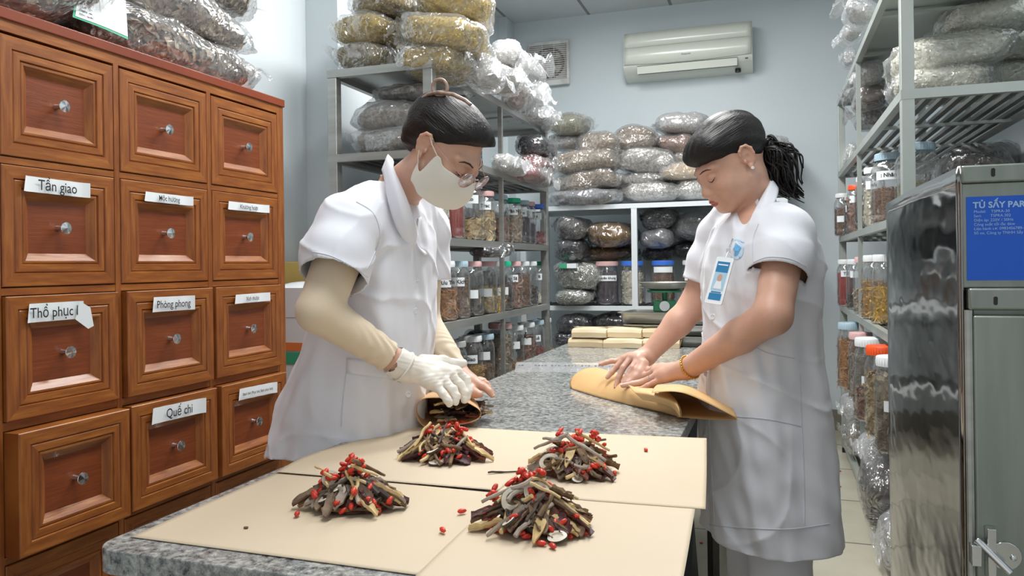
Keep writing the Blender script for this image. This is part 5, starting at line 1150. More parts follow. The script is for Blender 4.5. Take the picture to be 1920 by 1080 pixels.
# hair
def hair_mesh(name, H, s, draw, root, lo=(-.12, -.2, -.2), hi=(.12, .15, .16), h=.0022, relaxn=2):
    """built in the head's own frame so the strands follow the head"""
    F = Field([x * s for x in lo], [x * s for x in hi], h); draw(F, s); V, Q = F.nets(); V = relax(V, Q, relaxn)
    me = npmesh(name, V, Q); o = put(name, me, HAIR, root, smooth=180); o.matrix_parent_inverse = Matrix.Translation(-Vector(root.location)) @ H; return o
def strands(F, amp=.0012, fx=190, sweep=0):
    X = F.ax[0][:, None, None]; Y = F.ax[1][None, :, None]; Z = F.ax[2][None, None, :]
    u = X * .6 + Z; F.D += (amp * np.sin(fx * (u + .35 * Y * Y * 10 + sweep * Y) + 3 * np.sin(33 * X + 9 * Y)) * (.6 + .4 * np.sin(70 * X + 40 * Z))).astype(f32)
def hair_cut(F, s, H, off):
    u = H.to_3x3().inverted() @ Vector((0, 0, 1)); X = F.ax[0][:, None, None]; Y = F.ax[1][None, :, None]; Z = F.ax[2][None, None, :]
    d = np.maximum(u.x * X * .3 + u.y * Y + u.z * Z - off + .008 * np.sin(30 * X + 22 * Y), -(Y + .012 + .25 * (Z + .02))); F.D += (.0105 * np.exp(-np.maximum(d, 0) / .018)).astype(f32); F.D = np.maximum(F.D, -d.astype(f32))
def hair1(F, s):
    E = lambda c, r, k=.02, op='u', R=None: F.ell([x * s for x in c], [x * s for x in r], R, k, op)
    E((0, -.022, .040), (.083, .104, .090)); E((0, .046, .062), (.072, .054, .048), .03); E((-.03, .074, .060), (.045, .024, .028), .02)
    hair_cut(F, s, H1, .012); E((.088, -.012, -.012), (.03, .026, .034), .006, 's'); E((-.088, -.012, -.012), (.03, .026, .034), .006, 's'); E((0, -.03, -.135), (.12, .1, .075), .02, 's')
    E((0, -.085, -.012), (.058, .036, .045), .03); E((0, -.105, .045), (.04, .035, .045), .03); strands(F)
hair_mesh('hair', H1, S1, hair1, W1)
cm = MB(); CLIPM = mat('claw_clip', '#b79b8b', '#8f7468', scale=90, rough=.4)
def hl(p): return H1 @ (Vector(p) * S1)
loop = [hl((.038, -.088 + .022 * math.cos(a), .118 + .019 * math.sin(a))) for a in [i * PI / 10 for i in range(20)]]
cm.tube(loop, .0035, 8, closed=True); cm.tube([hl(p) for p in ((.036, -.118, .060), (.040, -.104, .088), (.042, -.082, .108), (.040, -.045, .127), (.036, -.012, .134), (.034, .006, .134))], .0042, 8)
cm.tube([hl(p) for p in ((.034, -.095, .098), (.036, -.075, .118), (.036, -.068, .100))], .0035, 8)
hangmb('hair_claw', cm, CLIPM, W1)
for x0, y0, dx, dz in ((-.045, .060, .012, -.020), (-.030, .078, .018, -.018), (-.060, .038, .010, -.026)):
    hangmb('loose_strand', MB().tube(catmull([project(bv1, H1, S1, x0 + dx * u, .052 + dz * u + .006 * math.sin(u * 5), .0016) for u in (0, .4, .8, 1.2)], 12), .0005, 5), HAIR, W1)
# mask, ear loops, glasses
rowsL = []
col = [(0, [(.108, -.010), (.120, -.030), (.121, -.058), (.106, -.090), (.072, -.112)]), (.024, [(.096, -.014), (.109, -.034), (.109, -.060), (.096, -.088), (.066, -.110)]),
       (.048, [(.078, -.012), (.088, -.036), (.087, -.060), (.075, -.086), (.052, -.106)]), (.065, [(.054, -.010), (.064, -.034), (.062, -.060), (.054, -.082), (.038, -.102)]),
       (.0725, [(.040, .002), (.042, -.022), (.040, -.046), (.034, -.070), (.024, -.092)]), (.0750, [(.028, -.004), (.030, -.024), (.029, -.046), (.024, -.066), (.016, -.088)]), (.0765, [(.017, -.054), (.017, -.062), (.015, -.070), (.012, -.078), (.009, -.085)]), (.0775, [(-.001, -.040), (.000, -.050), (.001, -.058), (.002, -.066), (.004, -.074)])]
full = [(-x, r) for x, r in col[::-1]] + [(x, r) for x, r in col[1:]]
mk = [[H1 @ (Vector((x, r[j][0], r[j][1])) * S1) for x, r in full] for j in range(5)]
hangmb('face_mask', MB().surf(patch(mk, 66, 20)), MASK, W1, solid=.0012, smooth=180, off=1)
for q in (-1, 1):
    hangmb('ear_loop', MB().tube([hl(p) for p in ((q * .0745, .034, .000), (q * .079, .006, .014), (q * .081, -.010, .026))], .0011, 6), MASK, W1)
    hangmb('ear_loop', MB().tube([hl(p) for p in ((q * .0785, .001, -.042), (q * .082, -.006, -.030), (q * .082, -.014, -.016))], .0011, 6), MASK, W1)
gm = MB(); LM = []; fr = mat('glasses_frame', '#b99a92', rough=.25, metal=.8)
for q in (-1, 1):
    c = Vector((q * .034, .109, -.006)); n = Vector((q * .12, 1, -.12)).normalized(); xa = Vector((1, -q * .12, 0)).normalized(); za = xa.cross(n) * 1
    pts = [hl(c + xa * .0235 * math.cos(a) + za * .0205 * math.sin(a)) for a in [i * PI / 14 for i in range(28)]]
    gm.tube(pts, .0011, 6, closed=True); LM.append(MB().add(pts, [tuple(range(28))]))
    gm.tube([hl(p) for p in ((q * .058, .103, .000), (q * .074, .06, .012), (q * .080, .0, .024))], .0009, 6)
gm.tube([hl(p) for p in ((-.011, .111, -.001), (0, .114, .003), (.011, .111, -.001))], .0011, 6)
g = hangmb('glasses', gm, fr, W1); 
for lm in LM: put('lens', lm, LENS, g, solid=.001)
for q in (-1, 1):
    hangmb('eyebrow', MB().tube([project(bv1, H1, S1, q * x, z, .0003) for x, z in ((.014, .020), (.026, .025), (.040, .024), (.050, .018))], [.0014, .0022, .002, .0008], 6), DARK, W1)
    hangmb('eyelash', MB().tube([project(bv1, H1, S1, q * x, z, .0003) for x, z in ((.018, -.006), (.026, -.009), (.036, -.009), (.046, -.004))], [.0006, .001, .0012, .0008], 6), DARK, W1)
lg = MB()
for i, (x, y) in enumerate(((801, 465), (800, 480))):
    p = onc(bvc1, x, y, 1.75, .001)
RED = mat('red_print', '#c4475a', rough=.7)
hangmb('trousers', (lambda m: (m.tube([(lv1[-1][1] if 0 else -.91, 1.535, .80), (-.92, 1.535, .45), (-.93, 1.535, .09)], [.10, .075, .07], 20), m.tube([(-.91, 1.705, .80), (-.92, 1.705, .45), (-.93, 1.705, .09)], [.10, .075, .07], 20), m)[2])(MB()), COAT2, W1)

# ================================================================ right woman
fw2 = Vector((-math.cos(math.radians(22)), -math.sin(math.radians(22)), 0))
W2 = thing('person', 'person in white short-sleeved coat with blue badge and ponytail, folding kraft paper', 'person', (.0, 2.0, 0))
pt = math.radians(32); hd = math.radians(28)
H2 = head_frame(Vector((0, 0, 0)), (-math.cos(hd) * math.cos(pt), -math.sin(hd) * math.cos(pt), -math.sin(pt))); S2 = .945
H2.translation = P(1403, 294, 1.84) - H2.to_3x3() @ (Vector((-.0745, -.016, -.002)) * S2)
tab2 = [(380, 1398, 1452, .06), (392, 1376, 1474, .10), (406, 1356, 1490, .135), (424, 1342, 1506, .152), (460, 1328, 1526, .165), (500, 1320, 1531, .165), (540, 1318, 1531, .16), (590, 1322, 1529, .155), (640, 1322, 1528, .155), (700, 1318, 1536, .165), (780, 1316, 1549, .18), (860, 1318, 1557, .185), (940, 1322, 1562, .19), (1020, 1325, 1567, .19)]
ZC2 = 1.93; lv2 = levels(tab2, ZC2, fw2)
nb2 = P(1408, 368, 1.93)
sh2 = P(1474, 436, 1.82); el2 = P(1449, 592, 1.72); wr2 = P(1288, 692, 1.92)
fs2 = P(1352, 440, 2.12); fe2 = P(1302, 572, 2.14); fr2 = P(1213, 668, 2.12)
lh_f = [[P(1229, 690, 2.04), P(1205, 700, 2.06), P(1190, 706, 2.06), P(1182, 712, 2.05)], [P(1228, 697, 2.02), P(1203, 708, 2.04), P(1188, 714, 2.04), P(1176, 718, 2.03)],
        [P(1231, 705, 1.99), P(1205, 716, 2.00), P(1186, 720, 2.00), P(1168, 723, 2.00)], [P(1241, 711, 1.97), P(1225, 718, 1.975), P(1214, 723, 1.975), P(1203, 728, 1.975)]]
lh_t = [P(1262, 696, 1.97), P(1240, 700, 2.03), P(1225, 704, 2.05), P(1212, 708, 2.06)]
rh_f = [[P(1196, 673, 2.08), P(1185, 690, 2.06), P(1176, 706, 2.05), P(1168, 719, 2.04)], [P(1183, 671, 2.10), P(1168, 690, 2.08), P(1160, 708, 2.07), P(1155, 724, 2.06)],
        [P(1171, 673, 2.125), P(1156, 688, 2.12), P(1147, 698, 2.115), P(1139, 707, 2.11)], [P(1162, 677, 2.15), P(1147, 677, 2.15), P(1136, 680, 2.15), P(1126, 683, 2.15)]]
rh_t = [P(1206, 684, 2.07), P(1199, 698, 2.05), P(1191, 708, 2.04), P(1182, 715, 2.035)]
def draw2(F):
    draw_head(F, H2, S2); draw_neck(F, H2, nb2, S2, .052)
    F.gcyl([(l[0], l[1], l[2], l[3] * .86, l[4] * .86) for l in lv2 if l[0] > .70], fw2, .03)
    F.chain([sh2, el2], [.048, .0415], .02); F.cone(el2, el2.lerp(wr2, .35), .0415, .039, .015); F.cone(el2.lerp(wr2, .35), wr2, .039, .026, .015)
    F.chain([fs2, fe2], [.046, .040], .02); F.cone(fe2, fe2.lerp(fr2, .35), .040, .037, .015); F.cone(fe2.lerp(fr2, .35), fr2, .037, .025, .015)
    hand_bones(F, wr2, lh_f, lh_t); hand_bones(F, fr2, rh_f, rh_t)
    for q in (-1, 1):
        cc2 = P(1440, 960, 1.93); c = Vector((cc2.x, cc2.y, 0)) + Vector((-fw2.y, fw2.x, 0)) * q * .068
        F.chain([c + Vector((0, 0, .60)), c + Vector((0, 0, .40)), c + Vector((.02, 0, .09))], [.055, .046, .036], .02); F.cone(c + Vector((.02, 0, .045)), c + fw2 * .12 + Vector((0, 0, .03)), .034, .027, .02)
g1 = bx([wr2] + [p for f in lh_f for p in f] + lh_t, .024); g2 = bx([fr2] + [p for f in rh_f for p in f] + rh_t, .024)
hc2 = np.array(H2.translation); V, Q = build_regions(draw2, (-.5, 1.6, 0), (.32, 2.4, 1.62), .0045, [(hc2 - .135, hc2 + .135, .0017), (g1[0], g1[1], .0017), (np.array(g2[0]), np.array(g2[1]), .0017)])
Hi = np.array(H2.inverted()); Vl = (V @ Hi[:3, :3].T + Hi[:3, 3]) / S2
vc, qc = compact(V, Q); vl = (vc @ Hi[:3, :3].T + Hi[:3, 3]) / S2; cl_ = vl[qc].mean(1)
mi = ((((cl_[:, 0] / .0205) ** 2 + ((cl_[:, 2] + .0645) / .0098) ** 2) < 1) & (cl_[:, 1] > .087) & (cl_[:, 2] < -.055)).astype(int)
hang('body', V, Q, [SKIN2, LIPS], W2, midx=mi); bv2 = bvh_of(V, Q)
hem2 = P(1461, 512, 1.76); hn2 = (P(1452, 570, 1.74) - P(1470, 470, 1.79)).normalized(); hemf2 = P(1316, 532, 2.12); hnf2 = (P(1305, 565, 2.13) - P(1340, 470, 2.12)).normalized()
F = coat_field((-.45, 1.60, .44), (.34, 2.45, 1.42), .0038, lv2, fw2, 4.1,
               [([P(1445, 410, 1.87), P(1470, 436, 1.815), P(1468, 480, 1.775), P(1455, 560, 1.74)], [.045, .060, .062, .061], (hem2, hn2)),
                ([P(1375, 400, 2.05), P(1352, 440, 2.11), P(1330, 490, 2.12), P(1305, 565, 2.13)], [.05, .060, .056, .054], (hemf2, hnf2))], .462, .0, vcut=[(P(1396, 385, 1.87), P(1383, 425, 1.80), .030, .020), (P(1383, 425, 1.80), P(1379, 462, 1.79), .020, .008)])
V, Q = F.nets(); V = relax(V, Q, 2); ct = max(lv2)
Q = drop_caps(V, Q, [((ct[1], ct[2], ct[0]), (0, 0, 1), .10, .010), (hem2, hn2, .10, .008), (hemf2, hnf2, .1, .008)]); cen = V[Q].mean(1); Q = Q[cen[:, 2] > .466]
V = snap_open(V, Q, [(hem2, hn2, .12, .008), (hemf2, hnf2, .12, .008), ((lv2[-1][1], lv2[-1][2], .466), (0, 0, 1), .6, .006)]); hang('coat', V, Q, [COAT2], W2, solid=.003); bvc2 = bvh_of(V, Q)
sm = MB()
for pts in ([(1412, 492), (1440, 482), (1480, 485), (1512, 500)], [(1422, 420), (1412, 450), (1412, 490)], [(1378, 781), (1430, 785), (1470, 792), (1504, 800)], [(1500, 700), (1502, 760), (1508, 900), (1508, 985)],
            [(1330, 984), (1400, 990), (1480, 992), (1555, 982)], [(1330, 640), (1332, 720), (1330, 800), (1335, 900), (1340, 980)], [(1410, 648), (1440, 662), (1490, 672)]): seam(W2, COATS, pts, bvc2)
for (x, y) in ((1337, 594), (1325, 701)):
    p = onc(bvc2, x, y, 1.85, .003); hangmb('button', disc(p, .0072, .0028, (P(x, y, 1) - P(x, y, 2)) + Vector((-.5, 0, 0))), BUTTON, W2)
def oc2(x, y, off=.006): return onc(bvc2, x, y, 1.8, off)
cl = strip([[P(1447, 335, 1.98), P(1441, 345, 1.90), P(1424, 375, 1.85), P(1408, 408, 1.83), P(1398, 440, 1.82)],
            [P(1440, 326, 2.0), P(1447, 336, 1.90), P(1436, 372, 1.835), P(1424, 402, 1.81), P(1414, 418, 1.80)],
            [P(1450, 345, 2.0), P(1460, 352, 1.90), P(1456, 372, 1.84), P(1446, 388, 1.82), P(1432, 402, 1.81)]])
hangmb('collar', cl, COAT2, W2, solid=.003, smooth=180)
cl = strip([[P(1430, 400, 1.815), P(1412, 412, 1.815), P(1398, 436, 1.82), P(1385, 462, 1.83)], [P(1420, 412, 1.81), P(1404, 428, 1.81), P(1392, 448, 1.815), P(1383, 470, 1.825)], [P(1405, 428, 1.812), P(1398, 440, 1.812), P(1390, 456, 1.815), P(1382, 474, 1.825)]])
hangmb('lapel', cl, COAT2, W2, solid=.003, smooth=180)
cl = strip([[P(1378, 392, 1.95), P(1372, 410, 1.92), P(1374, 440, 1.88), P(1376, 470, 1.85)], [P(1366, 396, 1.97), P(1356, 415, 1.94), P(1356, 430, 1.92), P(1366, 455, 1.88)], [P(1360, 402, 1.98), P(1348, 418, 1.96), P(1345, 424, 1.95), P(1352, 432, 1.93)]])
hangmb('lapel', cl, COAT2, W2, solid=.003, smooth=180)
# breast emblem: pale blue disc mark with a darker bird-like shape and print below
BL1 = mat('emblem_blue', '#6fb4e4', rough=.7); BL2 = mat('emblem_pale', '#c4dff2', rough=.7)
em = MB()
def onmesh_poly(poly, mi, off): em.add([oc2(x, y, off) for x, y in poly], [tuple(range(len(poly)))], mi)
cxe, cye = 1381, 468
onmesh_poly([(cxe + 13 * math.cos(a), cye + 18 * math.sin(a)) for a in [i * PI / 12 for i in range(24)]], 1, .0015)
onmesh_poly([(1379, 455), (1384, 459), (1390, 464), (1386, 470), (1383, 478), (1376, 480), (1378, 470), (1374, 468), (1377, 462)], 0, .0022)
onmesh_poly([(1370, 482), (1388, 481), (1387, 484), (1371, 485)], 0, .0022)
onmesh_poly([(1376, 447), (1388, 449), (1396, 453), (1395, 455), (1387, 451.5), (1376, 449.5)], 1, .0022)
hangmb('chest_emblem', em, [BL1, BL2], W2, smooth=0)
# badge
BW = mat('badge_white', '#eef2f6', rough=.3, coat=.4); BB = mat('badge_blue', '#2f7fb0', rough=.35); BB2 = mat('badge_sky', '#a9cbe0', rough=.35)
bc = [P(1350, 484, 1.765), P(1369, 489, 1.755), P(1347, 566, 1.735), P(1328, 566, 1.745)]
e_y = ((bc[0] + bc[1]) / 2 - (bc[2] + bc[3]) / 2); hh = e_y.length; e_y.normalize(); e_x = (bc[1] - bc[0]); ww = .026; e_x = (e_x - e_y * e_x.dot(e_y)).normalized(); e_n = e_x.cross(e_y)
hh = .112; ww = .054; e_x = (Vector((.93, -.35, 0))); e_x = (e_x - e_y * e_x.dot(e_y)).normalized(); e_n = e_x.cross(e_y)
if e_n.dot(P(1350, 520, 1) - P(1350, 520, 2)) < 0: e_x = -e_x; e_n = e_x.cross(e_y)
bmid = P(1349, 526, 1.745); Mb = frame(bmid, e_x, e_y, e_n); bg = MB(); ww = .034
bg.prism(rrect(-ww / 2 - .004, -hh / 2, ww / 2 + .004, hh / 2, .004, 4), -.0015, .0015, 0, Mb)
bg.box((-ww / 2 + .002, hh * .17, .0016), (ww / 2 - .002, hh * .40, .002), 1, Mb); bg.box((-ww / 2 + .002, -hh * .22, .0016), (ww / 2 - .002, hh * .17, .002), 2, Mb); bg.box((-ww / 2 + .002, -hh * .42, .0016), (ww / 2 - .002, -hh * .28, .002), 1, Mb)
bg.prism([(.006 * math.cos(a), .006 + .009 * math.sin(a)) for a in [i * PI / 8 for i in range(16)]], .002, .0023, 3, Mb); bg.prism([(-.010, -.02), (.010, -.02), (.006, -.002), (-.006, -.002)], .002, .0023, 4, Mb)
bg.box((-.012, -.030, .002), (.012, -.027, .0023), 1, Mb); bg.box((-.012, hh * .32, .002), (.012, hh * .345, .0023), 0, Mb)
o = hangmb('name_badge', bg, [BW, BB, BB2, SKIN, COAT2], W2, smooth=0); o['label'] = 'white and blue name badge'
ck = MB(); ck.tube([bmid + e_y * hh * .5, P(1366, 470, 1.765), P(1374, 448, 1.79)], .002, 8); ck.cbox(tuple(P(1366, 470, 1.765)), (.010, .004, .010)); hangmb('badge_clip', ck, CHROME, W2)
# hair
def hair2(F, s):
    E = lambda c, r, k=.02, op='u', R=None: F.ell([x * s for x in c], [x * s for x in r], R, k, op)
    E((0, -.020, .044), (.082, .104, .086)); E((.018, .050, .058), (.060, .042, .042), .03); E((-.03, .046, .060), (.048, .038, .038), .03)
    E((.045, .068, .044), (.034, .022, .034), .02)
    hair_cut(F, s, H2, -.002)
    E((.088, -.010, -.018), (.03, .026, .034), .006, 's'); E((-.088, -.010, -.018), (.030, .024, .033), .006, 's'); E((0, -.02, -.140), (.12, .1, .075), .02, 's')
    X = F.ax[0][:, None, None]; Y = F.ax[1][None, :, None]; Z = F.ax[2][None, None, :]; F.D += (.004 * np.exp(-((X - .018) / .006) ** 2) * (Z > .08) * (Y > -.02)).astype(f32)
    strands(F)
hair_mesh('hair', H2, S2, hair2, W2)
pm = MB(); base = H2 @ Vector((-.005, -.112, -.012))
for k in range(260):
    o1 = Vector([random.gauss(0, .013) for _ in range(3)]); o2 = Vector([random.gauss(0, .015) for _ in range(3)]); ph = random.random() * 6; sh = random.uniform(.6, 1)
    o2 = o1 + o2 * .25; pts = [base + o1 * .5, P(1438, 287, 1.93) + o1, P(1460, 300, 1.92) + o2 * 1.25, P(1466, 324, 1.92) + o2 * 1.3, P(1476, 346, 1.93) + o2 * .9, P(1500, 366, 1.93) + o2 * .55]
    c = catmull(pts, 26); n = int(26 * sh) + 1; c = [p + Vector((.0022 * math.sin(i * .55 + ph), .0022 * math.cos(i * .5 + ph), .002 * math.sin(i * .45 + ph))) * min(1, i / 8) for i, p in enumerate(c[:n])]
    pm.tube(c, [.0042 * (1 - .7 * i / len(c)) * (1 if i > 1 else .7) for i in range(len(c))], 5)
hangmb('ponytail', pm, HAIR, W2, smooth=180)
tie = MB(); tie.tube([base + (H2.to_3x3() @ Vector((.016 * math.cos(a), -.012, .016 * math.sin(a)))) for a in [i * PI / 8 for i in range(16)]], .004, 8, closed=True); hangmb('hair_tie', tie, BLACK, W2)
for q in (-1, 1):
    hangmb('eyebrow', MB().tube([project(bv2, H2, S2, q * x, z, .0002) for x, z in ((.014, .020), (.026, .0235), (.038, .0235), (.049, .019))], [.0010, .0018, .0016, .0006], 6), DARK, W2)
for q in (-1, 1):
    bm_ = MB(); bm_.tube([project(bv2, H2, S2, q * x, z, .0002) for x, z in ((.017, -.005), (.025, -.0095), (.034, -.0105), (.043, -.007), (.048, -.002))], [.0005, .0012, .0015, .0013, .0007], 6); hangmb('eyelash', bm_, DARK, W2)
er = MB(); q = H2 @ Vector((-.080, -.006, -.028))
for k in range(5): er.lathe([(.0, -.002), (.0018, -.001), (.0018, .001), (0, .002)], 8, 0, Matrix.Translation(q + Vector((.0022 * math.cos(k * 1.257), 0, .0022 * math.sin(k * 1.257)))))
hangmb('earring', er, BW, W2)
br = MB(); d = (wr2 - el2).normalized(); o1 = d.orthogonal().normalized(); o2 = d.cross(o1); cb = wr2 - d * .012
for k in range(30):
    a = 2 * PI * k / 30; c = cb + (o1 * math.cos(a) + o2 * math.sin(a)) * .0295; br.lathe([(.0003, -.0032), (.0022, -.0022), (.0030, 0), (.0022, .0022), (.0003, .0032)], 8, 0, Matrix.Translation(c))
hangmb('bracelet', br, GOLD, W2)
rg = MB(); a0, b0 = lh_f[2][0], lh_f[2][1]; c = a0.lerp(b0, .45); d = (b0 - a0).normalized(); o1 = d.orthogonal().normalized(); o2 = d.cross(o1)
rg.tube([c + (o1 * math.cos(a) + o2 * math.sin(a)) * .0098 for a in [i * PI / 10 for i in range(20)]], .0012, 6, closed=True); hangmb('ring', rg, CHROME, W2)
for ch in lh_f[2:] + rh_f:
    nm = MB(); nail(nm, ch[-1], ch[-2], (0, -.35, 1), .0052); hangmb('fingernail', nm, NAIL, W2)
tm = MB()
for q in (-1, 1):
    cc2 = P(1440, 960, 1.93); c = Vector((cc2.x, cc2.y, 0)) + Vector((-fw2.y, fw2.x, 0)) * q * .068
    n = 30; rows = []
    for i in range(16):
        z = .54 - .47 * i / 15; rows.append([c + Vector((0, 0, z)) + (fw2 * (math.cos(2 * PI * k / n) * 1.12) + Vector((-fw2.y, fw2.x, 0)) * math.sin(2 * PI * k / n)) * (.067 - .004 * i / 15 + .005 * math.sin(5 * 2 * PI * k / n + i * .6) * math.sin(i * .5 + q)) for k in range(n)])
    tm.surf(rows, closed=True)
hangmb('trousers', tm, COAT2, W2, smooth=180, solid=.002)
# ---------------------------------------------------------------- kraft sheets on the near table
SHEETM = mat('kraft_sheet_paper', '#cfbfa7', '#c9b89d', scale=2.5, rough=.72, bump=.05, bscale=200, dist=.001)
def sheet(name, lab, rows, hs, cat='paper', group='kraft sheets under the herb piles'):
    pr = [[on(x, y, h) for (x, y), h in zip(r, hh)] for r, hh in zip(rows, hs)]
    g = patch(pr, 26, 20); c = g[10][13].copy()
    o = put(name, MB().surf([[p - c for p in r] for r in g]), SHEETM, None, smooth=180, solid=.0005, off=1); o.location = c
    return tag(o, lab, cat, group)
hA, hB, hC, hD = .7812, .7820, .7828, .7836
sheet('kraft_sheet', 'kraft paper sheet at the front left corner of the granite table', [[(245, 1007), (510, 1042), (786, 1079)], [(400, 938), (640, 966), (880, 1000)], [(522, 886), (740, 906), (960, 928)]], [[hA] * 3] * 3)
sheet('kraft_sheet', 'kraft paper sheet at the front right, reaching past the table edge', [[(775, 1084), (1030, 1112), (1271, 1140)], [(870, 992), (1080, 1015), (1290, 1036)], [(952, 920), (1120, 935), (1304, 950)]], [[hB] * 3] * 3)
sheet('kraft_sheet', 'kraft paper sheet at the back right, overhanging toward the woman with the badge', [[(930, 924), (1120, 940), (1323, 955)], [(990, 866), (1160, 878), (1325, 886)], [(1035, 810), (1180, 816), (1325, 822)]], [[hC] * 3, [hC] * 3, [hC] * 3])
sheet('kraft_sheet', 'kraft paper sheet at the back left, beside the masked woman\'s coat', [[(518, 885), (720, 902), (934, 920)], [(600, 846), (820, 856), (1000, 866)], [(790, 795), (900, 803), (1058, 812)]], [[.7845, hD, hD], [hD] * 3, [hD] * 3])
# roll under the gloved hand
ROLLM = mat('kraft_roll_paper', '#d8b083', '#cfa577', scale=5, rough=.65, bump=.1, bscale=90, dist=.001)
cs = [(872, 756), (850, 753), (815, 752), (794, 754), (783, 764), (780, 780), (787, 799), (803, 808), (835, 806), (870, 801), (893, 794), (902, 784), (898, 774), (884, 765), (868, 757), (864, 755)]
t = thing('kraft_roll', 'kraft paper roll open toward the viewer, herbs inside, under the gloved hand', 'paper', tuple(on(840, 806, .785)))
r0 = [P(x, y, 1.70) for x, y in cs]; cz = min(p.z for p in r0); r0 = [p + Vector((0, 0, .786 - cz)) for p in r0]
ctr = sum(r0, Vector()) / len(r0); rows = []
for j in range(6):
    u = j / 5; rows.append([Vector((ctr.x + (p.x - ctr.x) * (1 - .22 * u) - .085 * u, p.y + .22 * u, .786 + (p.z - .786) * (1 - .35 * u * u))) for p in r0])
rows = patch(rows, 48, 14); inv = Matrix.Translation(-Vector(t.location))
o = put('wrapper', MB().surf([[inv @ p for p in r] for r in rows]).add([inv @ p for p in rows[-1]], [tuple(range(len(rows[-1])))]), ROLLM, t, smooth=180, solid=.0008, off=0)
# long packet being folded by the woman with the badge
FOLDM = mat('kraft_fold_paper', '#d9b27c', '#d0a66e', scale=5, rough=.62, bump=.08, bscale=90, dist=.001)
t = thing('kraft_wrapper', 'large kraft paper sheet being rolled diagonally under two bare hands', 'paper', tuple(on(1200, 765, .782)))
inv = Matrix.Translation(-Vector(t.location))
def flap(name, rows, nu=30, nv=16):
    pr = [[inv @ on(x, y, h) for x, y, h in r] for r in rows]; put(name, MB().surf(patch(pr, nu, nv)), FOLDM, t, smooth=180, solid=.0008, off=0)
flap('rolled_part', [[(1072, 729, .782), (1120, 744, .782), (1180, 759, .782), (1230, 771, .782), (1278, 783, .782)], [(1068, 716, .795), (1116, 727, .80), (1178, 745, .80), (1232, 760, .80), (1278, 773, .795)],
                     [(1078, 702, .815), (1124, 706, .822), (1180, 726, .822), (1230, 742, .818), (1274, 761, .812)], [(1098, 691, .828), (1140, 699, .830), (1192, 716, .826), (1238, 732, .822), (1268, 750, .818)],
                     [(1122, 690, .825), (1158, 699, .822), (1206, 712, .818), (1246, 727, .815), (1264, 745, .812)], [(1130, 700, .805), (1162, 706, .803), (1210, 716, .80), (1246, 731, .80), (1262, 750, .795)]])
flap('open_flap', [[(1270, 782, .783), (1325, 786, .783), (1384, 787, .786)], [(1262, 762, .783), (1318, 768, .783), (1374, 770, .786)], [(1258, 748, .784), (1312, 752, .785), (1368, 760, .792)],
                   [(1250, 732, .805), (1308, 737, .806), (1371, 764, .800)], [(1236, 722, .835), (1296, 726, .838), (1375, 770, .800)], [(1228, 725, .846), (1290, 728, .850), (1379, 776, .797)], [(1222, 736, .846), (1285, 738, .848), (1382, 784, .790)]])
flap('inner_curl', [[(1178, 722, .832), (1215, 733, .834), (1250, 742, .832), (1268, 752, .826)], [(1190, 736, .826), (1225, 742, .830), (1258, 752, .826), (1273, 766, .818)], [(1205, 750, .810), (1236, 756, .812), (1262, 766, .808), (1275, 782, .80)]])
# clear tape strip across the joint of the two tables
tp = MB(); c0 = on(1130, 690, .7812); a0, a1, a2, a3 = on(965, 697, .7812), on(1312, 700, .7812), on(1312, 682, .7812), on(968, 679, .7812)
tp.surf(patch([[a0 - c0, (a0 + a1) / 2 - c0, a1 - c0], [a3 - c0, (a2 + a3) / 2 - c0, a2 - c0]], 20, 3), 0)
for k in range(52):
    u = .02 + .96 * k / 52
    if k % 9 in (4,) or random.random() < .12: continue
    p = a3.lerp(a2, u).lerp(a0.lerp(a1, u), .35) - c0; w_ = random.uniform(.003, .0065); tp.box((p.x - w_ / 2, p.y - .006, .0004), (p.x + w_ / 2, p.y + .006, .0008), 1)
o = put('tape_strip', tp, [film('tape_film', milk=.18, gloss=.12, bump=0, rough=.05), INK], None, smooth=0); o.location = c0
tag(o, 'clear tape with a broken dark printed line across the table joint', 'tape')

# ---------------------------------------------------------------- herb piles, every piece its own object
BERRY = [mat('goji_red_a', '#e2452c', '#cc3823', scale=60, rough=.38, bump=.5, bscale=160, dist=.002), mat('goji_red_b', '#d63c27', '#b92f20', scale=60, rough=.4, bump=.5, bscale=160, dist=.002)]
TWIG = [mat('twig_cream', '#d8c08e', '#c2a570', scale=40, rough=.7, bump=.5, bscale=60, stretch=(1, .3, 1), dist=.003), mat('twig_brown', '#86694a', '#5f4a36', scale=40, rough=.75, bump=.6, bscale=60, stretch=(1, .3, 1), dist=.004),
        mat('twig_grey', '#b3a698', '#8b7e73', scale=40, rough=.75, bump=.6, bscale=60, stretch=(1, .3, 1), dist=.004), mat('twig_dark', '#4b3d33', '#332a24', scale=40, rough=.7, bump=.5, bscale=60, dist=.004)]
SLM = [mat('slice_maroon', '#552a2a', '#3a1d20', scale=50, rough=.6, bump=.7, bscale=80, dist=.005), mat('slice_bark', '#86705a', '#5d4c3e', scale=50, rough=.75, bump=.8, bscale=80, dist=.005), mat('slice_rust', '#7a3a28', '#5a2a20', scale=50, rough=.65, bump=.6, bscale=80, dist=.004)]
RNG_W = mat('ring_pith', '#e6dfcf', '#d3cab6', scale=60, rough=.7); RNG_D = mat('ring_rind', '#4a4038', rough=.8)
AMB = mat('amber_slice', '#d0853a', '#c2742c', scale=30, rough=.45)
def me_of(mb, mats, name, smooth=50):
    me = mb.mesh(name)
    for m in mats: me.materials.append(m)
    me.shade_smooth(); me.set_sharp_from_angle(angle=math.radians(smooth)); return me
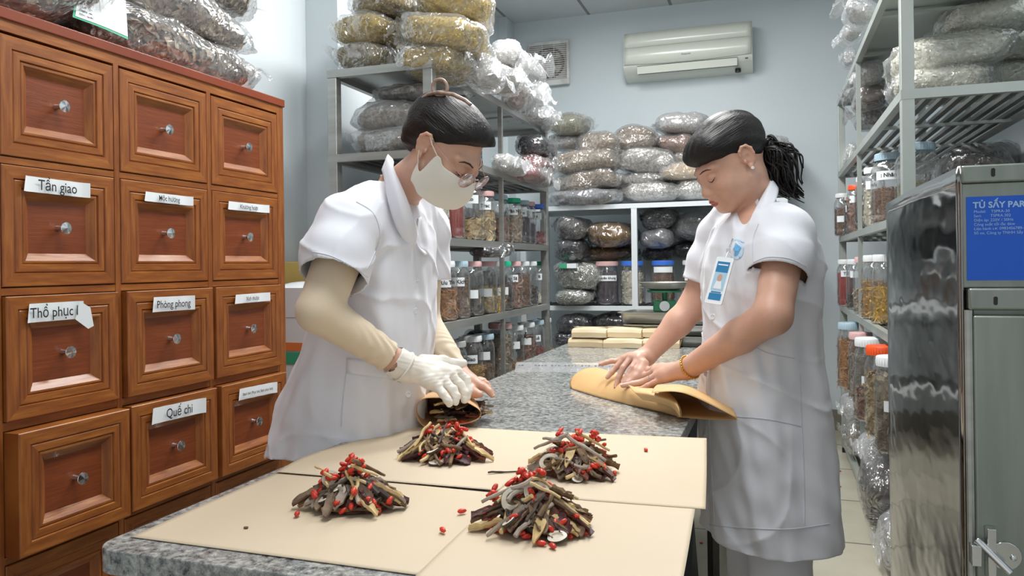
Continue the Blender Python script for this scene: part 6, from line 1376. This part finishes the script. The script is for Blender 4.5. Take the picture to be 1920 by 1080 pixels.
def lumpy(rx, ry, rz, sd, seg=10, rg=7, amp=.18):
    rows = []
    for j in range(rg + 1):
        ph = -PI / 2 + PI * j / rg
        rows.append([Vector((rx * math.cos(ph) * math.cos(2 * PI * i / seg), ry * math.cos(ph) * math.sin(2 * PI * i / seg), rz * math.sin(ph))) * (1 + amp * noise.noise(Vector((i * .9 * (1 if i < seg else 0), j * 1.1, sd)))) for i in range(seg)])
    return MB().surf(rows, closed=True)
berry_me = [me_of(lumpy(.0074, .0038, .0034, k), [BERRY[k % 2]], 'goji_berry') for k in range(6)]
def twig_me(L_, r, sd, m):
    pts = [Vector((L_ * (i / 7 - .5), .10 * L_ * noise.noise(Vector((i * .35, sd, 0))), .06 * L_ * noise.noise(Vector((i * .4, 0, sd))))) for i in range(8)]
    mb = MB().tube(pts, [r * (.75 + .5 * abs(noise.noise(Vector((i * .8, sd, 5))))) * (1 - .35 * (i / 7)) for i in range(8)], 7); return me_of(mb, [m], 'twig')
twigs = [(twig_me(L_, r, i * 1.7, TWIG[m]), L_, r) for i, (L_, r, m) in enumerate([(.075, .0030, 0), (.065, .0035, 0), (.085, .0040, 1), (.07, .0045, 2), (.06, .0028, 3), (.09, .0038, 0), (.055, .005, 1), (.08, .0045, 2), (.05, .003, 3), (.095, .0032, 1), (.045, .0035, 0), (.07, .005, 3)])]
TN = ['cream', 'cream', 'brown', 'grey', 'dark', 'cream', 'brown', 'grey', 'dark', 'brown', 'cream', 'dark']
def slab_me(L_, W_, T_, sd, m):
    n, k = 9, 6; top = [[Vector((L_ * (i / (n - 1) - .5) * (1 - .25 * abs(j / (k - 1) - .5)), W_ * (j / (k - 1) - .5) * (.6 + .8 * (.25 - (i / (n - 1) - .5) ** 2) * 2 + .4 * noise.noise(Vector((i * .6, sd, 0)))), T_ * .8 * noise.noise(Vector((i * .7, j * .8, sd))) + .25 * W_ * (j / (k - 1) - .5) ** 2 * 4)) for i in range(n)] for j in range(k)]
    bot = [[p - Vector((0, 0, T_)) for p in r] for r in top]; mb = MB().surf(top); o = len(mb.v); mb.surf([r[::-1] for r in bot])
    rim = [top[0][i] for i in range(n)] + [top[j][-1] for j in range(1, k)] + [top[-1][i] for i in range(n - 2, -1, -1)] + [top[j][0] for j in range(k - 2, 0, -1)]
    mb.surf([[p - Vector((0, 0, T_)) for p in rim], rim], closed=True); return me_of(mb, [m], 'slice')
slabs = [(slab_me(L_, W_, .003, i * 2.3 + .7, SLM[m]), L_, W_) for i, (L_, W_, m) in enumerate([(.05, .018, 0), (.042, .016, 1), (.055, .020, 1), (.035, .02, 0), (.045, .014, 2), (.06, .016, 1), (.03, .016, 0)])]
slabs += [(slab_me(L_, W_, .0035, i * 1.9 + 5.7, m), L_, W_) for i, (L_, W_, m) in enumerate([(.062, .013, TWIG[0]), (.055, .015, TWIG[1]), (.070, .011, TWIG[2]), (.045, .017, TWIG[0]), (.050, .014, TWIG[2]), (.04, .02, TWIG[1])])]
SN = ['maroon', 'brown bark', 'brown bark', 'maroon', 'rust-coloured', 'brown bark', 'maroon', 'cream', 'tan', 'grey', 'cream', 'grey', 'tan']
def ring_me(R_, arc, sd, h=.004):
    n = int(20 * arc) + 2; full_ = arc >= 1; rows = []
    sec = [(1.0, 0), (1.04, h * .5), (1.0, h), (.62, h * 1.05), (.55, h * .5), (.62, 0)]
    mb = MB(); a = [2 * PI * arc * i / (n - 1) for i in range(n)]
    for q in range(6):
        s0, s1 = sec[q], sec[(q + 1) % 6]; rows = [[Vector((R_ * s_[0] * math.cos(t_) * (1 + .06 * math.sin(3 * t_ + sd)), R_ * s_[0] * .78 * math.sin(t_), s_[1])) for t_ in a] for s_ in (s0, s1)]
        mb.surf(rows, 1 if q in (0, 1) else 0)
    if full_: mb.lathe([(.0003, h * .5), (R_ * .6, h * .6)], 20, 0, sy=.78)
    return me_of(mb, [RNG_W, RNG_D], 'ring_slice')
rings = [(ring_me(.0175, .78, 1), .0175), (ring_me(.013, 1, 2), .013), (ring_me(.019, .9, 3), .019), (ring_me(.010, 1, 4), .010)]
amber_me = slab_me(.032, .014, .003, 9.1, AMB)
cream_me = slab_me(.05, .016, .004, 4.4, TWIG[0])
def raw(name, me, M, lab, cat, grp):
    o = bpy.data.objects.new(name, me); COL.objects.link(o); o.matrix_world = M; return tag(o, lab, cat, grp)
def pile(name, cx, cy_, w_, d_, seed, sprawl, plan, h0=.026):
    random.seed(seed); c = on(cx, cy_, .7845); N_ = 60; S = .17; H_ = np.zeros((N_, N_))
    def ij(x, y): return min(max(int((x / S + .5) * N_), 0), N_ - 1), min(max(int((y / S / 1 + .5) * N_), 0), N_ - 1)
    core = []; nr, ns = 8, 28
    for j in range(nr + 1):
        u = j / nr; core.append([Vector((w_ * .35 * u * math.cos(2 * PI * i / ns), d_ * .35 * u * math.sin(2 * PI * i / ns), h0 * (1 - u ** 2.4) + .003 * noise.noise(Vector((i * .8, j, seed))) * (1 - u))) for i in range(ns)])
    for i in range(N_):
        for j in range(N_):
            x = ((i + .5) / N_ - .5) * S; y = ((j + .5) / N_ - .5) * S; u = math.hypot(x / (w_ * .37), y / (d_ * .37)); H_[i, j] = h0 * max(0, 1 - u ** 2.4)
    m = MB().surf(core, closed=True)
    o = put('herb_fragments', m, mat('herb_crumbs', '#5b4536', '#3b2c26', '#6d3a2c', scale=90, rough=.85, bump=1, bscale=120, dist=.006), None, smooth=60); o.location = c
    tag(o, 'crumbled dark herb bits at the heart of the ' + name, 'herbs', kind='stuff')
    def drop(nm, me, L_, th, x, y, rz, lab, cat, lean=0, grp=None):
        dx, dy = math.cos(rz), math.sin(rz); q = []
        for k in range(7):
            u = (k / 6 - .5) * L_; i, j = ij(x + dx * u, y + dy * u); q.append((u, H_[i, j], i, j))
        uu = np.array([a[0] for a in q]); hh = np.array([a[1] for a in q]); sl = max(-.5, min(.5, (hh[-3:].mean() - hh[:3].mean()) / (L_ * .57 + 1e-6)))
        lim = h0 + (.036 if nm == 'goji_berry' else .022) - .14 * math.hypot(x, y); z0 = min(float(max(hh - sl * uu)), lim) + th * .5; z0 = max(z0 - .0015, th * .5, th * .5 + .5 * L_ * abs(sl))
        for u, h_, i, j in q: H_[i, j] = max(h_, z0 + sl * u + th * .45); 
        M = Matrix.Translation(c + Vector((x, y, z0))) @ Matrix.Rotation(rz, 4, 'Z') @ Matrix.Rotation(-math.atan(sl), 4, 'Y') @ Matrix.Rotation(random.uniform(-.5, .5) + lean, 4, 'X')
        return raw(nm, me, M, lab, cat, grp)
    G_ = 'herbs in the ' + name
    for k in range(plan['slab']):
        i = random.randrange(len(slabs)); me, L_, W_ = slabs[i]; a = random.uniform(0, 2 * PI); r = random.uniform(.1, 1.0) ** .5 * 1.08
        drop('dried_slice', me, L_, .004, w_ * .38 * r * math.cos(a), d_ * .38 * r * math.sin(a), a + random.uniform(-.8, .8), SN[i] + ' dried slice in the ' + name, 'herb slice', grp=G_)
    for k in range(plan['twig']):
        i = random.randrange(len(twigs)); me, L_, r_ = twigs[i]; a = random.uniform(0, 2 * PI); r = random.uniform(.15, 1.0) ** .7
        drop('dried_twig', me, L_, r_ * 2, w_ * .34 * r * math.cos(a) + sprawl, d_ * .34 * r * math.sin(a), random.uniform(0, PI), TN[i] + ' dried twig in the ' + name, 'twig', grp=G_)
    for k, (i, x, y, ln) in enumerate(plan['ring']):
        me, R_ = rings[i]; drop('ring_slice', me, R_ * 1.2, .005, x * w_, y * d_, random.uniform(0, 1), ('larger' if i in (0, 2) else 'smaller') + ' white ringed root slice in the ' + name, 'root slice', lean=ln, grp=G_)
    for k in range(plan['berry']):
        if random.random() < plan.get('top', .7):
            q = random.choice(((0, 0), (.17, -.08), (-.15, -.14), (.05, .05))); x, y = random.gauss((plan['bx'] + q[0]) * w_, w_ * .06), random.gauss((plan['by'] * .6 + q[1]) * d_, d_ * .07)
        else: a = random.uniform(PI * .95, 2.05 * PI); x, y = w_ * .42 * math.cos(a) * random.uniform(.8, 1.1), d_ * .40 * math.sin(a) * random.uniform(.8, 1.05)
        drop('goji_berry', random.choice(berry_me), .010, .006, x, y, random.uniform(0, PI), 'small red goji berry in the ' + name, 'berry', grp=G_)
    for k in range(plan.get('over', 5)):
        i = random.choice((0, 1, 5, 2, 7)); me, L_, r_ = twigs[i]; a = random.uniform(-.9, .9) + (PI if random.random() < .4 else 0)
        drop('dried_twig', me, L_, r_ * 2, w_ * .22 * math.cos(a), d_ * .22 * math.sin(a) - .012, a + random.uniform(-1, 1), TN[i] + ' dried twig in the ' + name, 'twig', grp=G_)
    if plan.get('amber'): drop('amber_slice', amber_me, .03, .004, plan['amber'][0] * w_, plan['amber'][1] * d_, .5, 'amber-coloured thin slice near the top of the ' + name, 'herb slice', lean=.6)
    if plan.get('cream'): drop('root_chunk', cream_me, .05, .005, plan['cream'][0] * w_, plan['cream'][1] * d_, .3, 'fibrous cream root chunk at the edge of the ' + name, 'root')
pile('front left herb pile', 660, 945, .172, .130, 11, .006, dict(slab=50, twig=16, berry=72, ring=[(0, -.10, -.28, .5), (1, -.18, -.1, .7), (3, -.02, -.20, 1.0)], bx=-.06, by=.08, top=.72, over=3, cream=(.36, .0)), .034)
pile('front right herb pile', 1005, 985, .165, .125, 23, .012, dict(slab=48, twig=18, berry=80, ring=[(2, -.16, -.12, .7), (0, .02, -.06, .8), (1, .05, -.30, .9), (1, .27, -.42, 0), (3, -.12, -.42, .1)], bx=-.14, by=.12, top=.66, over=3, amber=(.02, .2), cream=(-.36, -.30)), .038)
pile('back left herb pile', 836, 856, .190, .150, 37, .0, dict(slab=50, twig=16, berry=62, ring=[(1, .04, -.42, .0), (0, .0, -.3, .3)], bx=-.02, by=.16, top=.75, over=3, amber=(-.12, .12)), .036)
pile('back right herb pile', 1078, 884, .175, .140, 53, .01, dict(slab=50, twig=18, berry=72, ring=[(0, -.2, -.28, .6), (3, .10, -.42, .6)], bx=.02, by=.18, top=.85, over=3, amber=(-.12, .3)), .036)
random.seed(5)
for (x, y, lab) in ((866, 958, 'single goji berry lying just left of the front right herb pile, farther one'), (830, 993, 'single goji berry on the paper, nearest the table\'s front left'), (1211, 843, 'single goji berry on the paper right of the back right pile'),
                    (1015, 1018, 'goji berry in front of the front right herb pile, left one'), (1036, 1023, 'goji berry in front of the front right herb pile, right one'), (557, 963, 'goji berry at the outer left tip of the front left pile')):
    raw('goji_berry', random.choice(berry_me), Matrix.Translation(on(x, y, .7868)) @ Matrix.Rotation(random.random() * 3, 4, 'Z'), lab, 'berry', None)
for (x, y, lab) in ((1575, 883, 'red berry dropped on the floor tiles, farther one by the right rack'), (1575, 912, 'red berry dropped on the floor tiles, nearer one by the right rack'), (1315, 1018, 'red berry dropped on the floor under the granite table')):
    raw('goji_berry', random.choice(berry_me), Matrix.Translation(on(x, y, .004)), lab, 'berry', None)
raw('dried_twig', twig_me(.05, .0022, 3.3, TWIG[3]), Matrix.Translation(on(942, 884, .7872)) @ Matrix.Rotation(.5, 4, 'Z'), 'lone thin dark twig on the paper between the back piles', 'twig', None)
raw('herb_crumb', slab_me(.007, .004, .0015, 3, SLM[1]), Matrix.Translation(on(461, 989, .7835)), 'tiny dark crumb alone on the front left sheet', 'herb crumb', None)
for k in range(80):
    i = random.randrange(len(slabs)); me, L_, W_ = slabs[i]; u = random.random(); v = random.random() ** .7
    p = Vector(on(800 + 75 * u, 800, .792)) + Vector((.0, .03 + .12 * v, .004 + .05 * random.random() * (1 - abs(u - .35) * 1.1))); tw = random.random() < .35
    raw('dried_twig' if tw else 'dried_slice', twigs[4][0] if tw else me, Matrix.Translation(p) @ Matrix.Rotation(random.uniform(0, PI), 4, 'Z') @ Matrix.Rotation(random.uniform(-.4, .4), 4, 'X') @ Matrix.Scale(.75, 4),
        ('dark dried twig' if tw else 'dark dried slice') + ' inside the open kraft roll', 'herb slice', 'herbs inside the kraft roll')
for k in range(8):
    p = Vector(on(815 + 8 * k, 800, .79)) + Vector((0, .02 + .02 * random.random(), .004)); raw('goji_berry', berry_me[k % 6], Matrix.Translation(p), 'red goji berry inside the open kraft roll', 'berry', 'goji berries inside the kraft roll')
for i in range(3):
    p = P(830 + 8 * i, 770 - 3 * i, 1.76); raw('dried_twig', twigs[i][0], Matrix.Translation(p) @ Matrix.Rotation(1.9 + i, 4, 'Z') @ Matrix.Rotation(.3, 4, 'Y') @ Matrix.Scale(.6, 4), 'pale twig among the dark herbs in the kraft roll', 'twig', 'pale twigs in the kraft roll')
